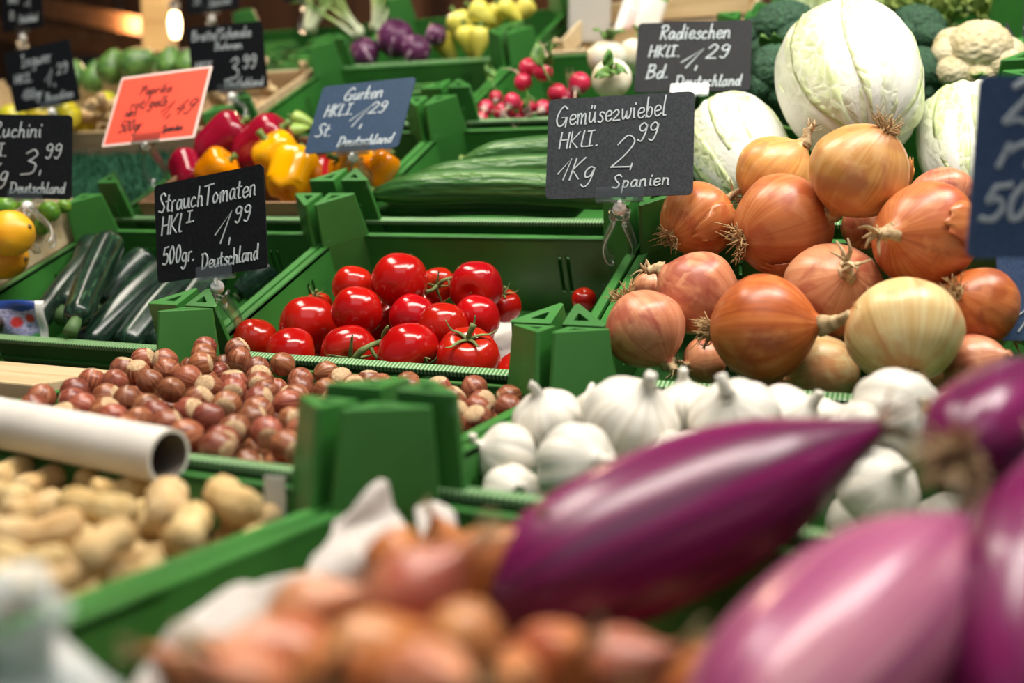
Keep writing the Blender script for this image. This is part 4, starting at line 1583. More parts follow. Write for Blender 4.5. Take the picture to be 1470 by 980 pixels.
LK = make_fruit('lemon', 'lemon', LEM, [(0, -1.28), (.14, -1.2), (.42, -1.0), (.84, -.55), (1, 0), (.86, .55), (.45, .98), (.16, 1.13), (0, 1.16)], .033)
IK = make_fruit('lime', 'lime', LIM, [(0, -1.12), (.2, -1.08), (.6, -.85), (.93, -.35), (1, .1), (.85, .6), (.45, .95), (0, 1.06)], .026)
MK = make_fruit('mango', 'mango', MAN, [(0, -1.2), (.35, -1.12), (.78, -.7), (1, -.05), (.95, .45), (.66, .86), (.3, 1.0), (0, 1.0)], .04, asym=.12)
AK = make_fruit('avocado', 'avocado', AVO, [(0, -1.1), (.5, -1.0), (.92, -.55), (1, -.1), (.86, .4), (.55, .95), (.3, 1.25), (0, 1.34)], .034)


def pile(K, row, items, R0, group, frac=1.0, vmin=None):
    for it, (P, R) in zip(items, settle(row, [i[:4] for i in items], frac, vmin=vmin)):
        K.put(P, aim(cdir(*it[4]), rnd.uniform(0, 6)), R / R0, it[5], group)


pile(LK, 'T', [(14, 335, 33, .075, (.8, .2, .3), 'lemon higher of the two in the wooden crate'), (4, 368, 33, .05, (.9, -.1, .2), 'lemon lower of the two, resting against the crate board'),
               (-32, 340, 33, .06, (.3, .7, .3), 'lemon cut by the picture edge beside the other lemons')], .033, 'lemons in the wooden crate', .99)
pile(IK, 'T', [(70, 304, 15, .06, (.8, .3, .2), 'lime beside the corner post of the lemon crate'), (40, 302, 16, .055, (.2, .3, .8), 'dark lime between the other two'),
               (8, 298, 16, .05, (.9, .1, .1), 'lime above the lemons, under the zucchini sign'), (92, 296, 10, .055, (.3, .8, .2), 'small lime at the very back of the lemon crate'),
               (60, 326, 12, .04, (.9, .2, .3), 'pale lime behind the sign clip on the lemon crate')], .026, 'limes in the wooden crate', .99)
pile(MK, 'R', [(95, 166, 21, .03, (.7, .4, .3), 'yellow-green mango under the ginger sign'), (122, 176, 17, .01, (.2, .8, .1), 'greenish mango at the partition board of the ginger crate'),
               (150, 150, 19, .03, (.6, .4, .4), 'yellow mango beside the orange-red paper sign'), (58, 172, 20, .02, (-.6, .4, .3), 'yellow mango just above the zucchini sign'),
               (22, 172, 20, .02, (.3, .4, .6), 'yellow mango by the ginger sign corner, at the picture edge')], .04, 'yellow mangoes in the wooden crate', .99)
pile(AK, 'S', [(108, 112, 19, .02, (.1, .9, .2), 'green avocado first in the row beside the ginger sign'), (135, 112, 19, .02, (.2, .9, .1), 'green avocado second in the row beside the ginger sign'),
               (160, 98, 21, .05, (.3, .9, .1), 'dark avocado standing higher in the row by the ginger sign'), (195, 92, 23, .05, (.8, .4, .1), 'large dark green avocado in front of the wooden post'),
               (243, 92, 19, .05, (.2, .9, .2), 'green avocado next to the bean sign'), (218, 100, 17, .03, (.3, .8, .2), 'green avocado behind the pale wooden block'),
               (268, 92, 16, .05, (.3, .8, .2), 'green avocado cut by the edge of the bean sign')], .034, 'avocados on the top shelf', .99)
open_tray('black_tray', 'black plastic tray holding the green avocados', 'tray', 'S', -1.66, -1.205, .0, .20, -.05, .0, DARKM, .003)
BLK = Mat('pale_end_grain_wood', '#c2a070', .7)
mb = MB(); P = on('S', 205, 105, .02)
mb.box((-.022, -.02, -.09), (.022, .02, .05))
o = mb.build('wooden_block', BLK, smooth=False, bevel=.004); o.location = P; o.rotation_euler = (.3, .1, .3)
tag(o, 'pale wooden block standing in front of the avocados', 'block')

# ginger roots and parsley roots
GIN = Mat('ginger_skin', '#b99a6a', .7)
GIN.color(GIN.hue(GIN.ramp(GIN.noise(GIN.jitter(GIN.tc()), 40, 3), [(.3, '#a98456'), (.7, '#d3bb90')]), .008, .2))
GIN.bump(GIN.noise(GIN.tc(), 180, 2), .3, .001)


def make_ginger(seed):
    r = random.Random(seed)
    t = thing('ginger_root', 'ginger', 'ginger')
    b = MB()
    kn = [(Vector((0, 0, 0)), Vector((1, .1, 0)), .05), (Vector((.02, 0, 0)), Vector((.4, .9, .1)), .035), (Vector((-.02, 0, 0)), Vector((-.6, .8, .2)), .03), (Vector((.0, 0, 0)), Vector((-.9, -.4, .1)), .04), (Vector((.03, .0, 0)), Vector((.7, -.7, .2)), .025)]
    for i, (o, d, L) in enumerate(kn):
        d = d.normalized()
        pts = [o + d * L * s for s in (-.1, .0, .3, .6, .85, 1.0)]
        m_ = b if i == 0 else MB()
        m_.tube(pts, [.004, .0115, .014 + r.uniform(-.001, .002), .012, .010, .004], 12)
        if i:
            m_.build('knob', GIN, t)
    b.build('root', GIN, t)
    return Kind(t)


GNK = [make_ginger(1), make_ginger(2)]
gsp = [(118, 196, .0), (140, 186, .005), (108, 182, .0), (300, 160, .005), (330, 152, .01), (360, 150, .01), (395, 140, .01), (318, 138, .02), (350, 136, .02), (388, 126, .02), (415, 118, .015), (285, 178, .0), (335, 172, -.005), (170, 180, .0), (200, 175, 0), (240, 172, 0)]
gpos = [Vector(uvh('R', on('R', a_, b_, c_))) for a_, b_, c_ in gsp]
gpos = relax([Vector((min(max(q.x, -1.15), -.86), min(max(q.y, .05), .24), q.z)) for q in gpos], .036, 150, hold=.03)
for i, q in enumerate(gpos):
    q.x, q.y = min(max(q.x, -1.15), -.865), min(max(q.y, .05), .24)
    GNK[i % 2].put(inrow('R', *q), Euler((FR['R'][3] + rnd.uniform(-.2, .2), rnd.uniform(-.2, .2), rnd.uniform(0, 6))).to_quaternion(), rnd.uniform(.8, .95), 'knobbly pale ginger root in the shallow wooden crate', 'ginger roots in the wooden crate')
sheet('lining_paper', 'brown paper lining under the ginger', 'paper', 'R', -1.17, -.845, .03, .26, lambda a, b: -.035 + .004 * nz(a, b, 8), CARD)

# turf mat
TURF = Mat('green_turf', '#0f4a30', .9)
mb = MB()
rr = random.Random(3)
for i in range(5200):
    u, v = rr.uniform(-1.22, -.815), rr.uniform(.02, .30)
    p = inrow('C', u, v, -.030)
    d = Vector((rr.uniform(-.5, .5), rr.uniform(-.9, .1), 1)).normalized() * rr.uniform(.010, .016)
    s = Vector((rr.uniform(-1, 1), rr.uniform(-1, 1), 0)).normalized() * .0012
    mb.add([p - s, p + s, p + d], [(0, 1, 2)])
t = thing('turf_mat', 'dark green artificial turf mat between the lemon crate and the ginger crate', 'mat', inrow('C', -1.22, .02, -.036))
o = mb.build('turf_pile', TURF, smooth=False); o['kind'] = 'stuff'
o.parent = t; o.matrix_parent_inverse = Matrix.Translation(-t.location)
mb = MB()
Pq = [inrow('C', a, b, h) - t.location for h in (-.036, -.029) for a, b in ((-1.22, .02), (-.815, .02), (-.815, .30), (-1.22, .30))]
mb.add(Pq, [(3, 2, 1, 0), (4, 5, 6, 7), (0, 1, 5, 4), (1, 2, 6, 5), (2, 3, 7, 6), (3, 0, 4, 7)])
mb.build('backing', TURF, t, smooth=False)

# ------------------------------------------------------------------ cucumbers
CUC = Mat('cucumber_skin', '#2f5a2c', .32)
co = CUC.meridian(5, 4)
a = CUC.noise(co, 1, 3)
c = CUC.ramp(a, [(.3, '#234724'), (.5, '#3a6832'), (.74, '#6f9650')])
CUC.color(c)
CUC.bump(CUC.noise(CUC.vec(CUC.tc(), (1, 1, .25)), 150, 3), .7, .004)
cprof = lambda s: max(.03, (math.sqrt(max(0, 1 - ((.10 - s) / .10) ** 2)) if s < .10 else 1) * (1 - .62 * max(0, (s - .80) / .20) ** 1.7))
CK = make_long('cucumber', 'cucumber', CUC, PSTEM, .34, .022, .012, cprof, ribs=.05, nr=9, seed=4, stem=.012)
for (x1, y1, h1), (x2, y2, h2), rp, lab in [
    ((540, 279, .012), (905, 281, .012), 23, 'ribbed cucumber lying at the front of its crate, tip by the corner post'),
    ((588, 262, .018), (915, 246, .03), 20, 'ribbed cucumber second from the front, passing behind the onion sign'),
    ((668, 232, .03), (925, 220, .03), 20, 'ribbed cucumber at the back, under the radish crate front'),
    ((545, 303, -.02), (840, 300, -.02), 16, 'dark cucumber low at the front rim beneath the others')]:
    A, B = on('C', x1, y1, h1), on('C', x2, y2, h2)
    Lr = min((A - B).length, .335)
    B = A + (B - A).normalized() * Lr
    mid = (A + B) / 2
    R = rp * (A - CAM).dot(FW) / F_PX
    CK.put(mid, aim(A - B, 1.2), (R / .022, R / .022, Lr / .34), lab, 'cucumbers in the green crate')

# ------------------------------------------------------------------ napa cabbages
NAP = Mat('napa_leaf', '#dfe6b8', .38)
uvn = NAP.n('TexCoord').outputs['UV']
uu = NAP.xyz(uvn)
dist = NAP.math('ABSOLUTE', NAP.math('SUBTRACT', uu[0], .5))
wob = NAP.noise(uvn, 9, 4)
edge = NAP.math('ADD', NAP.math('ADD', dist, NAP.math('MULTIPLY', uu[1], .22)), NAP.math('MULTIPLY', wob, .16))
c = NAP.ramp(edge, [(.28, '#e9e9dd'), (.42, '#e2e8ca'), (.62, '#d4dfa8'), (.95, '#aac86c')])
wv_ = NAP.n('VectorMath', operation='ADD')
NAP.put(wv_.inputs[0], NAP.vec(uvn, (9, 12, 0)))
nv_ = NAP.n('TexNoise'); NAP.put(nv_.inputs['Vector'], uvn); nv_.inputs['Scale'].default_value = 6
NAP.put(wv_.inputs[1], nv_.outputs['Color'])
cell = NAP.voro(wv_.outputs[0], 1.0, 'DISTANCE_TO_EDGE')
vein = NAP.ramp(cell, [(.0, 1.0), (.16, 0.0)])
blade = NAP.ramp(edge, [(.26, 0.0), (.42, 1.0)])
c = NAP.mix(NAP.math('MULTIPLY', NAP.math('MULTIPLY', vein, blade), .55), c, '#eff0dc')
NAP.color(c)
NAP.bump(NAP.math('ADD', NAP.math('MULTIPLY', NAP.math('MULTIPLY', cell, blade), 1.5), NAP.math('MULTIPLY', NAP.noise(uvn, 22, 4), .4)), .45, .004)
NAP.b.inputs['Subsurface Weight'].default_value = .0
NAP.b.inputs['Subsurface Radius'].default_value = (.01, .012, .005)


def make_napa(seed, R=.09, Lz=1.45, n=9, leafy=.0):
    r = random.Random(seed)
    t = thing('napa_cabbage', 'cabbage', 'cabbage')
    prof = interp([(.03, -1), (.36, -.94), (.70, -.74), (.90, -.42), (1, -.02), (.98, .38), (.84, .72), (.52, .94), (.1, 1.02)], 6)

    def rz(s):
        x = s * (len(prof) - 1)
        i = min(int(x), len(prof) - 2)
        f = x - i
        return prof[i][0] * (1 - f) + prof[i + 1][0] * f, prof[i][1] * (1 - f) + prof[i + 1][1] * f
    b = MB(); b.lathe([(x * R * .93, q * R * Lz * .96) for x, q in [(0, prof[0][1])] + prof + [(0, prof[-1][1])]], 24)
    b.build('core', NAP, t)
    for i in range(n):
        a0 = 2 * PI * i * .382 + r.uniform(-.15, .15)
        k = i / n
        top = r.uniform(.78, .98)
        wid = r.uniform(.75, .95)
        out = 1.0 + .035 * k
        seed_ = r.uniform(0, 50)

        def g(u, v):
            x = (u - .5) * 2
            s = v * top
            rad, z = rz(s)
            ww = wid * (.55 + .75 * math.sin(PI * min(1, .12 + v * .75)))
            rib = .035 * math.exp(-(x / .24) ** 2) * (1 - v * .7)
            curl = leafy * max(0, v - .65) ** 1.4 * 1.2 + .08 * max(0, abs(x) - .75)
            cr = .022 * mn.noise(Vector((x * 4 + seed_, v * 7, seed_))) * (.25 + abs(x) + v * .4) + .010 * mn.noise(Vector((x * 11 + seed_, v * 16, seed_)))
            q = rad * (out + rib + curl + cr) + .012
            a = a0 + x * ww
            return Vector((math.cos(a) * q * R, math.sin(a) * q * R, (z + leafy * .25 * max(0, v - .7) * math.sin(x * 9 + seed_) + .01 * math.sin(x * 13 + seed_)) * R * Lz))
        m_ = MB(); m_.grid(26, 26, g)
        m_.build('leaf', NAP, t, solid=.0012)
    s = MB(); s.lathe([(0, -1.035 * R * Lz), (.2 * R, -1.03 * R * Lz), (.26 * R, -.97 * R * Lz), (.3 * R, -.9 * R * Lz)], 18)
    s.build('stem_base', DRY, t)
    return Kind(t)


NK = [make_napa(1, Lz=1.32, n=7), make_napa(2, Lz=1.6, leafy=.12), make_napa(5, Lz=1.7, leafy=.45)]
for k, px, py, d, R, dirv, roll, lab in [
    (0, 1220, 122, 1.13, .0745, (-.02, .80, -.6), .4, 'large pale napa cabbage standing upright behind the topmost onion'),
    (1, 1064, 226, 1.18, .055, (-.15, .72, -.66), 1.5, 'white napa cabbage lying beside the grey onion sign'),
    (2, 1390, 216, 1.09, .049, (.18, .78, -.6), 2.3, 'napa cabbage with frilly bright green leaf tops beneath the cauliflower')]:
    NK[k].put(at(px, py, d), aim(cdir(*dirv), roll), R / .09, lab, 'napa cabbages behind the big onions')

# ------------------------------------------------------------------ radishes and turnips
RAD = Mat('radish_skin', '#c01f3f', .25)
c = RAD.ramp(RAD.noise(RAD.jitter(RAD.tc()), 60, 2), [(.3, '#b0142f'), (.7, '#d4365a')])
zz = RAD.xyz()[2]
RAD.color(RAD.mix(RAD.math('LESS_THAN', zz, -.0128), c, '#e8c8c4'))
RADT = Mat('radish_root_tail', '#d8b4a0', .6)
LEAF = Mat('green_leaf', '#4f7d2e', .5)
LEAF.color(LEAF.hue(LEAF.ramp(LEAF.noise(LEAF.tc(), 60, 3), [(.3, '#3d6a26'), (.7, '#7ba34c')]), .01, .3))


def leaf_mb(L, W_, curl=.3, seed=0):
    m_ = MB()

    def g(u, v):
        x = (u - .5) * 2
        w_ = W_ * math.sin(PI * min(.97, .1 + v * .87)) ** .8
        return Vector((x * w_, .25 * w_ * abs(x) + .004 * math.sin(v * 9 + x * 3 + seed), v * L)) + Vector((0, -curl * L * v * v, 0))
    m_.grid(6, 10, g)
    return m_


def make_radish(seed, leaves=True, R=.014):
    r = random.Random(seed)
    t = thing('radish', 'radish', 'radish')
    b = MB(); b.lathe([(x * R, q * R) for x, q in interp([(0, -1.1), (.12, -1.06), (.5, -.88), (.88, -.45), (1, .05), (.85, .55), (.5, .86), (.16, .94), (0, .95)], 3)], 22)
    b.build('bulb', RAD, t)
    s = MB()
    p = catmull([(0, 0, -R), (.15 * R, 0, -1.6 * R), (.5 * R, .3 * R, -2.4 * R), (1.4 * R, .5 * R, -3.2 * R)], 4)
    s.tube(p, [.12 * R * (1 - .8 * i / (len(p) - 1)) for i in range(len(p))], 6)
    s.build('root_tail', RADT, t)
    if leaves:
        for i in range(2):
            a = r.uniform(0, 6)
            s = MB(); s.tube(catmull([(0, 0, .9 * R), (.5 * R * math.cos(a), .5 * R * math.sin(a), 2 * R), (1.3 * R * math.cos(a), 1.3 * R * math.sin(a), 3 * R)], 4), .1 * R, 6)
            s.build('stalk', LEAF, t)
            lf = leaf_mb(2.6 * R, .8 * R, .35, i).build('leaf', LEAF, t, solid=.0004)
            lf.location = (1.3 * R * math.cos(a), 1.3 * R * math.sin(a), 2.9 * R)
            lf.rotation_euler = (0.5, 0, a + PI / 2)
    return Kind(t)


RK = [make_radish(1, True), make_radish(2, False), make_radish(3, False)]
rads = [(698, 155, 12, .0, (.2, .3, -.8)), (723, 162, 15, .0, (-.1, .4, -.8)), (735, 146, 13, .02, (.3, .6, -.5)), (757, 156, 13, .0, (.1, .3, -.8)), (780, 156, 13, .0, (.2, .3, -.7)),
        (691, 170, 10, -.01, (.1, .3, -.9)), (758, 98, 14, .045, (-.2, -.9, .2)), (780, 103, 14, .045, (-.3, -.9, .2)), (751, 118, 13, .03, (.3, -.7, .3)), (800, 134, 14, .02, (-.4, .5, .3)),
        (818, 140, 13, .012, (.4, .4, -.5)), (832, 120, 16, .03, (.3, .6, -.4)), (806, 153, 12, .0, (.3, .4, -.6)), (712, 140, 10, .0, (0, .5, -.6)), (742, 172, 11, -.012, (0, .5, -.6))]
for i, ((px, py, rp, h, nd), (P, R)) in enumerate(zip(rads, settle('R', [o[:4] for o in rads], .93, vmin=.006))):
    RK[0 if i in (8, 9, 13) else 1 + i % 2].put(P, aim(cdir(*nd), rnd.uniform(0, 6)), R / .014, 'red radish in the bunches in the green crate', 'radishes in the green crate')
TUR = Mat('turnip_skin', '#e6dcc0', .35)
TUR.color(TUR.ramp(TUR.noise(TUR.jitter(TUR.tc()), 25, 2), [(.3, '#d6c49c'), (.65, '#efe9d6')]))
t = thing('turnip', 'turnip', 'turnip')
b = MB(); b.lathe([(x * .035, q * .035) for x, q in interp([(0, -1.1), (.06, -1.08), (.3, -.9), (.8, -.55), (1, 0), (.9, .45), (.55, .78), (.25, .84), (0, .84)], 4)], 30); b.build('bulb', TUR, t)
s = MB(); s.lathe([(.27 * .035, .80 * .035), (.25 * .035, .95 * .035), (.18 * .035, .98 * .035), (0, .97 * .035)], 14); s.build('cut_top', DRY, t)
for i in range(3):
    lf = leaf_mb(.032, .010, .5, i).build('leaf_stub', LEAF, t, solid=.0006)
    lf.location = (.004 * math.cos(i * 2.1), .004 * math.sin(i * 2.1), .032); lf.rotation_euler = (.6, 0, i * 2.1)
UK = Kind(t)
pile(UK, 'R', [(871, 84, 28, .04, (.05, .9, .3), 'white turnip with green leaf stubs on top, behind the others'), (878, 114, 29, .085, (-.15, .2, .95), 'white turnip with its cut top facing the viewer'),
               (912, 80, 26, .03, (.3, .8, .2), 'white turnip half behind the radish sign')], .035, 'turnips beside the radishes', .99)

# ------------------------------------------------------------------ broccoli and cauliflower
BRO = Mat('broccoli_florets', '#1f3d2a', .8)
BRO.color(BRO.ramp(BRO.voro(BRO.tc(), 260), [(.0, '#3a6a44'), (.6, '#1c3d29')]))
BST = Mat('broccoli_stalk', '#6f9a58', .6)
CAU = Mat('cauliflower_curd', '#e2d7b4', .7)
CAU.color(CAU.ramp(CAU.noise(CAU.jitter(CAU.tc()), 30, 3), [(.3, '#bfae80'), (.7, '#d6cbaa')]))


def bumpy_head(mb, c, R, k, amp, seed, flat=.75, nu=72, nv=48):
    c = Vector(c)

    def fn(p, a, s):
        q = p.normalized()
        w_ = q * k + Vector((seed, seed * .7, 0))
        d, _ = mn.voronoi(w_)
        w2 = q * k * 2.6 + Vector((seed, 3, 0))
        d2, _ = mn.voronoi(w2)
        h = 1 + amp * (1 - 1.6 * d[0]) + amp * .45 * (.6 - d2[0])
        return Vector((p.x * h, p.y * h, p.z * h * flat)) + c
    prof = [(R * math.sin(PI * j / nv) if 0 < j < nv else 0, -R * math.cos(PI * j / nv)) for j in range(nv + 1)]
    mb.lathe(prof, nu, fn)


def make_brassica(name, cat, m, stalk_m, R, nfl, seed, k=3.2, amp=.12, leaves=2):
    r = random.Random(seed)
    t = thing(name, cat, cat)
    for i in range(nfl):
        f = MB()
        if i == 0:
            c, rr_ = Vector((0, 0, .25 * R)), .72 * R
        else:
            a = 2 * PI * i / (nfl - 1)
            c, rr_ = Vector((math.cos(a) * .62 * R, math.sin(a) * .62 * R, r.uniform(-.12, .12) * R)), R * r.uniform(.42, .52)
        bumpy_head(f, c, rr_, k, amp, seed * 3 + i * 5.1)
        f.build('floret', m, t)
    s = MB(); s.tube(catmull([(0, 0, .1 * R), (0, 0, -.6 * R), (.02 * R, 0, -1.2 * R)], 4), [.5 * R] + [.34 * R] * 7 + [.3 * R], 12, prof=lambda a: 1 + .06 * math.cos(5 * a)); s.build('stalk', stalk_m, t)
    for i in range(leaves):
        a = r.uniform(0, 6)
        lf = leaf_mb(1.0 * R, .22 * R, .3, i).build('leaf', LEAF, t, solid=.0008)
        lf.location = (math.cos(a) * .7 * R, math.sin(a) * .7 * R, -.45 * R); lf.rotation_euler = (.3, 0, a + PI / 2)
    return Kind(t)


BK = make_brassica('broccoli', 'broccoli', BRO, BST, .06, 7, 2, 7.5, .09, 2)
for px, py, d, R, dv, lab in [(1125, 52, 1.40, .060, (-.2, .8, .45), 'dark green broccoli head behind the radish sign corner'), (1112, 108, 1.30, .047, (-.3, .5, .7), 'broccoli head lower, between the radish sign and the large napa cabbage'),
                              (1312, 52, 1.42, .053, (.2, .8, .4), 'broccoli head behind the top of the large napa cabbage'), (1328, 108, 1.36, .044, (.5, .4, .7), 'small broccoli head beside the cauliflower'),
                              (1128, 158, 1.31, .032, (0, .4, .8), 'broccoli floret low above the lying white cabbage')]:
    BK.put(at(px, py, d), aim(cdir(*dv), rnd.uniform(0, 6)), R / .06, lab, 'broccoli heads')
UKC = make_brassica('cauliflower', 'cauliflower', CAU, BST, .06, 9, 3, 8.0, .085, 2)
UKC.put(at(1402, 80, 1.33), aim(cdir(-.05, .62, .78), .7), .93, 'creamy cauliflower under the dark slate sign')

# ------------------------------------------------------------------ red cabbages, pale yellow peppers, beans, leeks
RC = Mat('red_cabbage_leaf', '#5a2148', .35)
uvn2 = RC.n('TexCoord').outputs['UV']
ux = RC.xyz(uvn2)
dd = RC.math('ABSOLUTE', RC.math('SUBTRACT', ux[0], .5))
wv = RC.n('TexWave'); RC.put(wv.inputs['Vector'], uvn2); wv.inputs['Scale'].default_value = 3; wv.inputs['Distortion'].default_value = 6; wv.inputs['Detail'].default_value = 3
c = RC.mix(RC.math('MULTIPLY', wv.outputs['Fac'], .35), '#4a1a40', '#8a4a78')
c = RC.mix(RC.ramp(dd, [(.015, .9), (.06, 0.0)]), c, '#d9b8cc')
RC.color(c)
NAP_keep = NAP


def make_red_cabbage(seed, R=.055):
    r = random.Random(seed)
    t = thing('red_cabbage', 'cabbage', 'cabbage')
    b = MB(); b.sphere((0, 0, 0), R * .95, 24, 16); b.build('core', RC, t)
    for i in range(8):
        a0 = i * 2.4

        def g(u, v):
            x = (u - .5) * 2
            th = PI * (.04 + .86 * v)
            ww = 1.05 * (.3 + .8 * math.sin(th * .8))
            q = R * (1 + .02 * i / 8 + .03 * math.exp(-(x / .12) ** 2) * (1 - v) + .02 * mn.noise(Vector((x * 3 + i, v * 5, i))) + .10 * max(0, v - .75) * abs(x))
            a = a0 + x * ww
            return Vector((q * math.sin(th) * math.cos(a), q * math.sin(th) * math.sin(a), -q * math.cos(th)))
        m_ = MB(); m_.grid(16, 18, g); m_.build('leaf', RC, t, solid=.001)
    return Kind(t)


RCK = make_red_cabbage(2)
pile(RCK, 'S', [(568, 56, 27, .03, (.2, .5, .8), 'red cabbage in the middle, largest of the purple ones'), (524, 76, 21, .01, (-.3, .5, .6), 'red cabbage at the crate side, lowest of the purple ones'),
                (597, 72, 21, .01, (.3, .3, .8), 'red cabbage with a white leaf rib, beside the pale yellow peppers'), (626, 50, 15, .03, (.3, .6, .5), 'red cabbage behind the pale yellow peppers')], .055, 'red cabbages on the upper shelf', .99)
pile(PK['pp'], 'S', [(640, 66, 20, .01, (-.3, .5, .3), 'pale yellow pointed pepper lowest at the crate rim'), (662, 36, 21, .04, (-.5, .8, .1), 'pale yellow pointed pepper leaning upright beside the red cabbage'),
                     (672, 56, 20, .02, (-.2, .8, .2), 'pale yellow pointed pepper in the middle of its heap'), (688, 56, 18, .02, (.1, .9, .2), 'pale yellow pointed pepper next to the green corner post'),
                     (690, 18, 19, .06, (-.8, .5, .1), 'pale yellow pointed pepper high up behind the heap'), (728, 14, 17, .06, (-.7, .5, .2), 'pale yellow pointed pepper at the back over the corner post'),
                     (752, 12, 17, .055, (.6, .6, .2), 'pale yellow pointed pepper beside the wooden crate end'), (712, 22, 17, .05, (.3, .8, .3), 'pale yellow pointed pepper tucked behind the corner post')], .04, 'pale yellow pointed peppers', .99)
BEAN = Mat('green_bean', '#3f7a34', .4)
BEAN.color(BEAN.hue(BEAN.ramp(BEAN.noise(BEAN.jitter(BEAN.tc()), 40, 2), [(.3, '#2c6428'), (.7, '#4f8a3c')]), .015, .4))
t = thing('green_bean', 'bean', 'bean')
b = MB(); pts = catmull([(-.06, 0, 0), (-.03, .008, .002), (0, .011, 0), (.03, .008, .002), (.058, -.002, 0)], 4)
b.tube(pts, [.0012] + [.005] * (len(pts) - 2) + [.001], 8, flat=.6); b.build('pod', BEAN, t)
s = MB(); s.tube([(-.058, 0, 0), (-.066, -.004, 0)], [.0018, .0012], 5); s.build('stem', PSTEM, t)
BNK = Kind(t)
def lay_beans(row, u0, u1, v0, v1, h, layers, label, group):
    for k in range(layers):
        nc = int((u1 - u0) / .150)
        nr = int((v1 - v0) / .0165)
        for j in range(nr):
            for i in range(nc):
                u = u0 + (i + .5) * (u1 - u0) / nc + rnd.uniform(-.004, .004)
                v = v0 + (j + .5 * (k % 2) + .25) * (v1 - v0) / nr
                q = Quaternion((1, 0, 0), FR[row][3]) @ Quaternion((0, 0, 1), rnd.uniform(-.06, .06) + PI * rnd.randrange(2)) 
                BNK.put(inrow(row, u, v, h + k * .0115), q, rnd.uniform(.92, 1.0), label, group)


lay_beans('S', -1.155, -.845, .06, .24, -.034, 3, 'green bean pod in the heap behind the bean sign', 'green beans in the crate')
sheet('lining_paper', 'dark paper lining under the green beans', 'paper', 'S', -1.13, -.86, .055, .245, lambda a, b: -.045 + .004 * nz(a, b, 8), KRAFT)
# pea pods behind the cucumber sign
lay_beans('R', -.70, -.44, .06, .24, -.044, 3, 'green pod in the crate behind the blue-grey cucumber sign', 'green pods behind the cucumber sign')
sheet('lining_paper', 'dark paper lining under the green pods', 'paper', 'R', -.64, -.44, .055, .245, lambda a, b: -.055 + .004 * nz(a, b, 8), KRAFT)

LEEK = Mat('leek_stem', '#b9c890', .4)
z = LEEK.xyz()[2]
LEEK.color(LEEK.ramp(LEEK.math('MULTIPLY_ADD', z, 5, .4), [(.2, '#cfd6b4'), (.5, '#9db868'), (.9, '#4f7f34')]))


def make_stalks(name, cat, m, n, L, R, seed, spread=.3):
    r = random.Random(seed)
    t = thing(name, cat, cat)
    for i in range(n):
        a, q = 2 * PI * i / max(1, n) + r.uniform(-.3, .3), R * (0.3 + .7 * (i % 2)) * (n > 1)
        o = Vector((math.cos(a) * q, math.sin(a) * q, -L * .5))
        e = Vector((math.cos(a) * spread * L * .5, math.sin(a) * spread * L * .5, L * r.uniform(.85, 1.1)))
        m_ = MB(); pts = catmull([o, o + e * .35 + Vector((0, 0, .02)), o + e * .7, o + e], 4)
        m_.tube(pts, [R * (.55 - .25 * k / len(pts)) for k in range(len(pts))], 10, flat=.75, prof=lambda a: 1 + .08 * math.cos(6 * a))
        m_.build('stalk', m, t)
        if r.random() < .7:
            lf = leaf_mb(L * .35, R * .8, .4, i).build('leaf', LEAF, t, solid=.0006)
            lf.location = o + e; lf.rotation_euler = (.4, 0, a + PI / 2)
    s = MB(); s.lathe([(0, -.56 * L), (R * .9, -.54 * L), (R * 1.25, -.47 * L), (R * 1.1, -.36 * L)], 16); s.build('base', m, t)
    return Kind(t)


SK = make_stalks('leek', 'leek', LEEK, 5, .20, .022, 3, .5)
for i, (px, py, d, dv, lab) in enumerate([(455, 12, 2.1, (.3, .9, .1), 'leafy fennel-like bunch behind the beans, beside the dark sign'), (492, 22, 2.05, (-.6, .6, .3), 'leafy pale-stemmed bunch right above the bean crate rim'), (545, 8, 2.1, (.2, .9, .2), 'leafy bunch behind the tall green corner post')]):
    SK.put(at(px, py, d), aim(cdir(*dv), i), .5, lab, 'leafy bunches at the top')
CELK = make_stalks('celery', 'celery', LEEK, 8, .26, .03, 5, .3)
for i, (px, py, d, lab) in enumerate([(1160, 2, 1.66, 'celery bunch behind the broccoli'), (1238, -4, 1.67, 'celery bunch behind the large napa cabbage, paler')]):
    CELK.put(at(px, py, d), aim(cdir(.1, .9, .1), i), .62, lab, 'celery bunches')
ART = Mat('artichoke_bracts', '#6f8a3c', .55)
ART.color(ART.hue(ART.ramp(ART.noise(ART.jitter(ART.tc()), 40, 2), [(.3, '#55762f'), (.7, '#a3b45a')]), .01, .3))
t = thing('artichoke', 'artichoke', 'artichoke')
b = MB(); b.sphere((0, 0, 0), .026, 16, 10); b.build('heart', ART, t)
for lv in range(4):
    for i in range(7):
        a = 2 * PI * (i + .5 * lv) / 7
        th = .45 + .5 * lv
        d = Vector((math.sin(th) * math.cos(a), math.sin(th) * math.sin(a), -math.cos(th)))
        lf = leaf_mb(.026, .011, -.25, 0).build('bract', ART, t, solid=.001)
        lf.location = d * .025
        lf.rotation_mode = 'QUATERNION'
        tz = (Vector((0, 0, 1)) - d * d.z + d * .25).normalized()
        ty = -(d - tz * d.dot(tz)).normalized()
        tx = ty.cross(tz)
        lf.rotation_quaternion = Matrix((tx, ty, tz)).transposed().to_quaternion()
ARK = Kind(t)
for i, (px, py) in enumerate([(1300, 4), (1358, 6), (1416, 4), (1330, -38), (1388, -40)]):
    ARK.put(at(px, py, 1.58 + .04 * (py < 0)), aim(cdir(rnd.gauss(0, .4), .8, .5), i), 1.0, 'small green artichoke in the topmost crate above the cauliflower', 'artichokes in the top crate')

